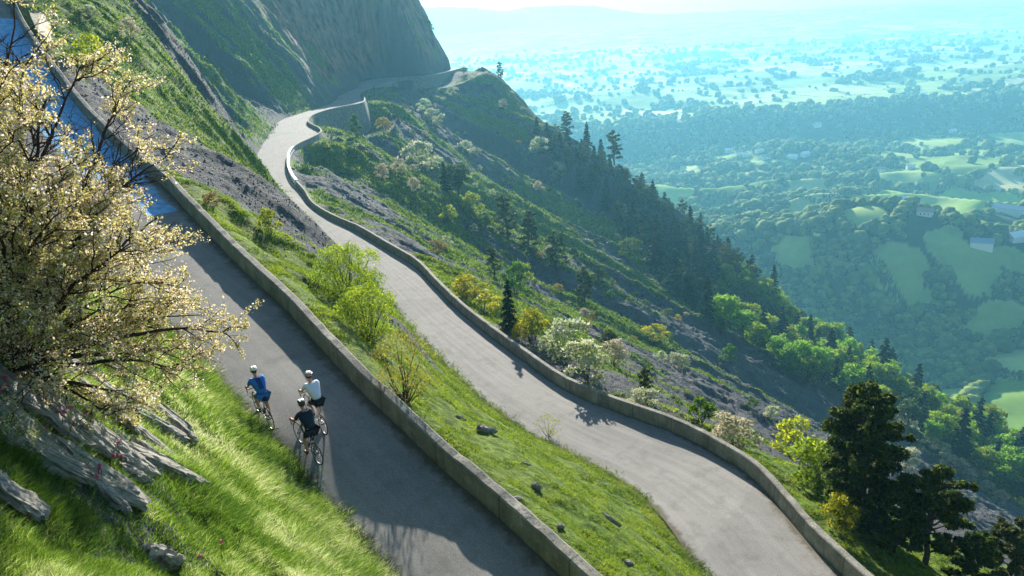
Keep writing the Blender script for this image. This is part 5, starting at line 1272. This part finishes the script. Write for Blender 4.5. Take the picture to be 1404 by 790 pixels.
def rider(cl, hel, label, crank=-1.35, stripe=None):
    r = link("person", None); tag(r, label, "person")
    cs = math.cos(crank), math.sin(crank); bb = np.array([0, 0, .27])
    pel = np.array([-.17, 0, 1.06]); w1 = np.array([-.06, 0, 1.17]); chest = np.array([.13, 0, 1.34]); neck = np.array([.27, 0, 1.44]); chin = np.array([.33, 0, 1.50]); head = np.array([.38, 0, 1.60])
    pts = [pel, w1, chest, neck, chin, head]; ed = [(0, 1), (1, 2), (2, 3), (3, 4), (4, 5)]; rad = [(.105, .085), (.085, .075), (.085, .070), .052, .052, .090]
    legs = {}; arms = {}
    for s, sg in ((-1, 1), (1, -1)):
        ped = bb + np.array([cs[0] * .17 * sg, s * .12, cs[1] * .17 * sg]); ank = ped + np.array([-.10, 0, .11]); hip = pel + np.array([.02, s * .09, -.05])
        d = ank - hip; L = np.linalg.norm(d); a_ = .44; c_ = .43; L = min(L, .865); x = (a_ * a_ - c_ * c_ + L * L) / (2 * L); y = math.sqrt(max(a_ * a_ - x * x, 1e-4)); dn_ = d / np.linalg.norm(d); pr = np.array([-dn_[2], 0, dn_[0]]); pr = pr if pr[0] > 0 else -pr
        knee = hip + dn_ * x + pr * y + [0, s * .02, 0]; calf = knee + (ank - knee) * .35 + [-.02, 0, 0]; heel = ped + np.array([-.09, 0, .045]); toe = ped + np.array([.10, 0, .02])
        thigh = hip + (knee - hip) * .45; k = len(pts); pts += [hip, thigh, knee, calf, ank, toe]; ed += [(0, k), (k, k + 1), (k + 1, k + 2), (k + 2, k + 3), (k + 3, k + 4), (k + 4, k + 5)]; rad += [.092, .082, .056, .056, .034, .032]
        legs[s] = (hip, thigh, knee, ank, toe, heel)
        sh = chest + np.array([.09, s * .175, .03]); el = np.array([.33, s * .25, 1.13]); wr = np.array([.56, s * .215, .985]); ha = np.array([.62, s * .21, .965])
        k = len(pts); pts += [sh, sh + (el - sh) * .5, el, wr, ha]; ed += [(2, k), (k, k + 1), (k + 1, k + 2), (k + 2, k + 3), (k + 3, k + 4)]; rad += [.050, .044, .038, .027, .032]
        arms[s] = (sh, el)
        # fingers curling over the hood
        for f in range(4):
            y0 = s * (.21) ; a0 = np.array([.635 - .018 * f, s * .245, .965 - .004 * f]); k2 = len(pts); pts += [a0, a0 + [.012, -s * .004, -.035], a0 + [-.004, -s * .022, -.05]]; ed += [(k + 4, k2), (k2, k2 + 1), (k2 + 1, k2 + 2)]; rad += [.009, .0085, .007]
        k2 = len(pts); pts += [np.array([.60, s * .185, .975]), np.array([.625, s * .178, .955])]; ed += [(k + 4, k2), (k2, k2 + 1)]; rad += [.010, .009]
    skin("body", pts, ed, rad, M['skin'], r)
    # jersey: a slightly larger skin over torso and upper arms
    jp = [pel + [-.01, 0, .01], w1, chest, chest + (neck - chest) * .6]; je = [(0, 1), (1, 2), (2, 3)]; jr = [(.150, .130), (.150, .130), (.165, .135), .085]
    for s in (-1, 1):
        sh, el = arms[s]; k = len(jp); jp += [sh, sh + (el - sh) * .35, sh + (el - sh) * .72]; je += [(2, k), (k, k + 1), (k + 1, k + 2)]; jr += [.085, .068, .056]
    skin("jersey", jp, je, jr, CL[cl][0], r)
    sp = [pel + [-.005, 0, .0]]; se = []; sr = [(.150, .128)]
    for s in (-1, 1):
        hip, th_, kn, an, to, he = legs[s]; k = len(sp); sp += [hip, th_, hip + (kn - hip) * .78]; se += [(0, k), (k, k + 1), (k + 1, k + 2)]; sr += [.106, .098, .078]
    skin("shorts", sp, se, sr, CL[cl][1], r)
    for s in (-1, 1):
        hip, th_, kn, an, to, he = legs[s]; skin("shoe", [he, (he + to) / 2 + [0, 0, .012], to], [(0, 1), (1, 2)], [.040, .044, .034], M['blackp'] if cl != 'white' else M['white'], r)
        skin("sock", [an + [0, 0, -.02], an + (kn - an) * .22], [(0, 1)], [.040, .044], M['white'] if cl == 'blue' else M['blackp'], r)
    # head details: nose, ears, hair, helmet
    v, f = ico(3); hv_ = v * [.135, .098, .088]; hv_[:, 2] = np.where(hv_[:, 2] < -.012, -.012, hv_[:, 2]); hv_[:, 0] *= np.where(v[:, 0] < 0, 1.08, 1); hv_[:, 2] += .018 * np.cos(v[:, 1] * 16) * (v[:, 2] > .3) * .55
    tilt = Matrix.Rotation(R_(14), 3, 'Y'); hc_ = head + np.array([-.01, 0, .045])
    hm = link("helmet", np_mesh("helmet", hv_, f), HM[hel], r, hc_); hm.rotation_euler = (0, R_(12), 0)
    vents = [(np.array([[.10 - .0 * k, y, .052], [0, y * 1.1, .086], [-.09, y * .95, .062]]), [.007, .010, .007]) for k, y in enumerate((-.05, -.017, .017, .05))]
    link("vent", tube_mesh("vent", vents, 5), HM['black'] if hel != 'black' else M['metal'], hm)
    if stripe: link("helmet_stripe", tube_mesh("helmet_stripe", [(np.array([[-.02, -.096, .02], [-.10, -.075, .03], [-.147, 0, .03], [-.10, .075, .03], [-.02, .096, .02]]), [.018] * 5)], 6), HM[stripe], hm)
    link("hair", np_mesh("hair", v * [.088, .080, .080], f), M['hair'], r, head + [-.025, 0, -.015])
    nose = tube_mesh("nose", [(np.array([[.082, 0, .01], [.105, 0, -.02], [.085, 0, -.03]]), [.008, .014, .008])]); link("nose", nose, M['skin'], r, head)
    for s in (-1, 1): link("ear", np_mesh("ear", v * [.022, .010, .03], f), M['skin'], r, head + [-.0, s * .088, -.025]); link("eye", np_mesh("eye", v * .012, f), M['hair'], r, head + [.078, s * .032, .012])
    return r
def road_pt(px, py):
    D = depth_at(px, py); P = atD(px, py, D)
    for _ in range(4):
        la, hw_, zr_, st_ = nearest(np.array([[P[0], P[1]]]), UL, UR, None); t = .5 + la[0] / (2 * hw_[0]); P = atZ(px, py, float(zr_[0] + .05 * 4 * t * (1 - t)))
    return P
def place_pair(bk, rd, rear, front):
    A, B = road_pt(*rear), road_pt(*front); d = (B - A); print("wheelbase", np.linalg.norm(d)); d /= np.linalg.norm(d)
    sdv = np.cross([0, 0, 1], d); sdv /= np.linalg.norm(sdv); upv = np.cross(d, sdv)
    Mx = Matrix(((d[0], sdv[0], upv[0], 0), (d[1], sdv[1], upv[1], 0), (d[2], sdv[2], upv[2], 0), (0, 0, 0, 1)))
    o0 = (A + B) / 2 - d * .07; Mx.translation = Vector([float(q) for q in o0])
    for o in (bk, rd): o.matrix_world = Mx @ Matrix.Scale(.94, 4)
b1, r1 = bicycle(FR['dark'], "dark road bicycle ridden by the cyclist in blue near the grass"), rider('blue', 'white', "cyclist in blue jersey and white helmet, furthest left of the three", -1.9)
place_pair(b1, r1, (372, 588), (353, 563))
b2, r2 = bicycle(FR['white'], "pale road bicycle ridden by the cyclist in the white jersey"), rider('white', 'white', "cyclist in white jersey and white helmet with red back, nearest the wall", -1.2, 'red')
place_pair(b2, r2, (443, 593), (424, 567))
b3, r3 = bicycle(FR['black'], "dark green road bicycle ridden by the cyclist in black in front"), rider('black', 'black', "cyclist all in black with black helmet, nearest the camera", 1.3)
place_pair(b3, r3, (433, 632), (412, 607))

# ------------------------------------------------------------------ houses of the valley
HW = mat("house_plaster", (.78, .76, .70), .8, .2); HR = mat("roof_tiles", (.34, .26, .22), .8, .2); HRL = mat("light_roof", (.74, .75, .78), .4, .5); HRB = mat("blue_grey_roof", (.22, .30, .42), .5, .4); HWN = mat("window_glass", (.05, .06, .07), .2, .5)
def gable(L, W, H, rh, ov=.4):
    wall_v = [(-L, -W, -3), (L, -W, -3), (L, W, -3), (-L, W, -3), (-L, -W, H), (L, -W, H), (L, W, H), (-L, W, H), (-L, 0, H + rh), (L, 0, H + rh)]
    wall_f = [(0, 1, 5, 4), (1, 2, 6, 9, 5), (2, 3, 7, 6), (3, 0, 4, 8, 7)]
    a, b = L + ov, W + ov; e = rh / W * ov
    roof_v = [(-a, -b, H - e + .05), (a, -b, H - e + .05), (a, 0, H + rh + .05), (-a, 0, H + rh + .05), (a, b, H - e + .05), (-a, b, H - e + .05)]; roof_v += [(x, y, z + .22) for x, y, z in roof_v]
    roof_f = [(0, 1, 2, 3)[::-1], (3, 2, 4, 5)[::-1], (6, 7, 8, 9), (9, 8, 10, 11), (0, 1, 7, 6), (1, 2, 8, 7), (2, 4, 10, 8), (4, 5, 11, 10), (5, 3, 9, 11), (3, 0, 6, 9)]
    return (wall_v, wall_f), (roof_v, roof_f)
for k, (px, py) in enumerate(HL):
    c, D = valley_hit(px, py + 1); L = rng.uniform(5, 7.5) * max(1, D / 2200); W = L * .62; (wv2, wf2), (rv2, rf2) = gable(L, W, 4.2 * max(1, D / 2200), L * .42)
    h = link("house", None, None, None, c + np.array([0, 0, .5])); h.rotation_euler = (0, 0, rng.uniform(-.7, .7)); near_ = D < 2500
    tag(h, "small pale house among the trees of the valley floor" if near_ else "tiny pale house of the distant village on the plateau", "house", "scattered valley houses" if near_ else "distant village houses")
    link("wall", np_mesh("wall", wv2, wf2, False), HW, h); link("roof", np_mesh("roof", rv2, rf2, False), HRL if k % 3 != 1 else HR, h)
    if near_:
        for x in (-.5, .0, .5):
            v_, f_ = boxes([((x * L, -W - .03, 1.2), (x * L, -W - .03, 2.7), .9, .12)]); link("window", np_mesh("window", v_, f_, False), HWN, h)
for (px, py, L, W, rz, mt2, lb) in [(1396, 328, 11, 5.5, .2, HRL, "long light roofed farm building near the right edge"), (1345, 338, 8, 4, -.5, HRB, "grey roofed shed among trees left of the farm building"), (1383, 290, 14, 6, -.9, HRB, "long blue grey roofed hall at the right edge of the valley")]:
    c, D = valley_hit(px, py + 2); (wv2, wf2), (rv2, rf2) = gable(L, W, 5, 3); h = link("farm_building", None, None, None, c + np.array([0, 0, .5])); h.rotation_euler = (0, 0, rz); tag(h, lb, "farm building")
    link("wall", np_mesh("wall", wv2, wf2, False), HW, h); link("roof", np_mesh("roof", rv2, rf2, False), mt2, h)
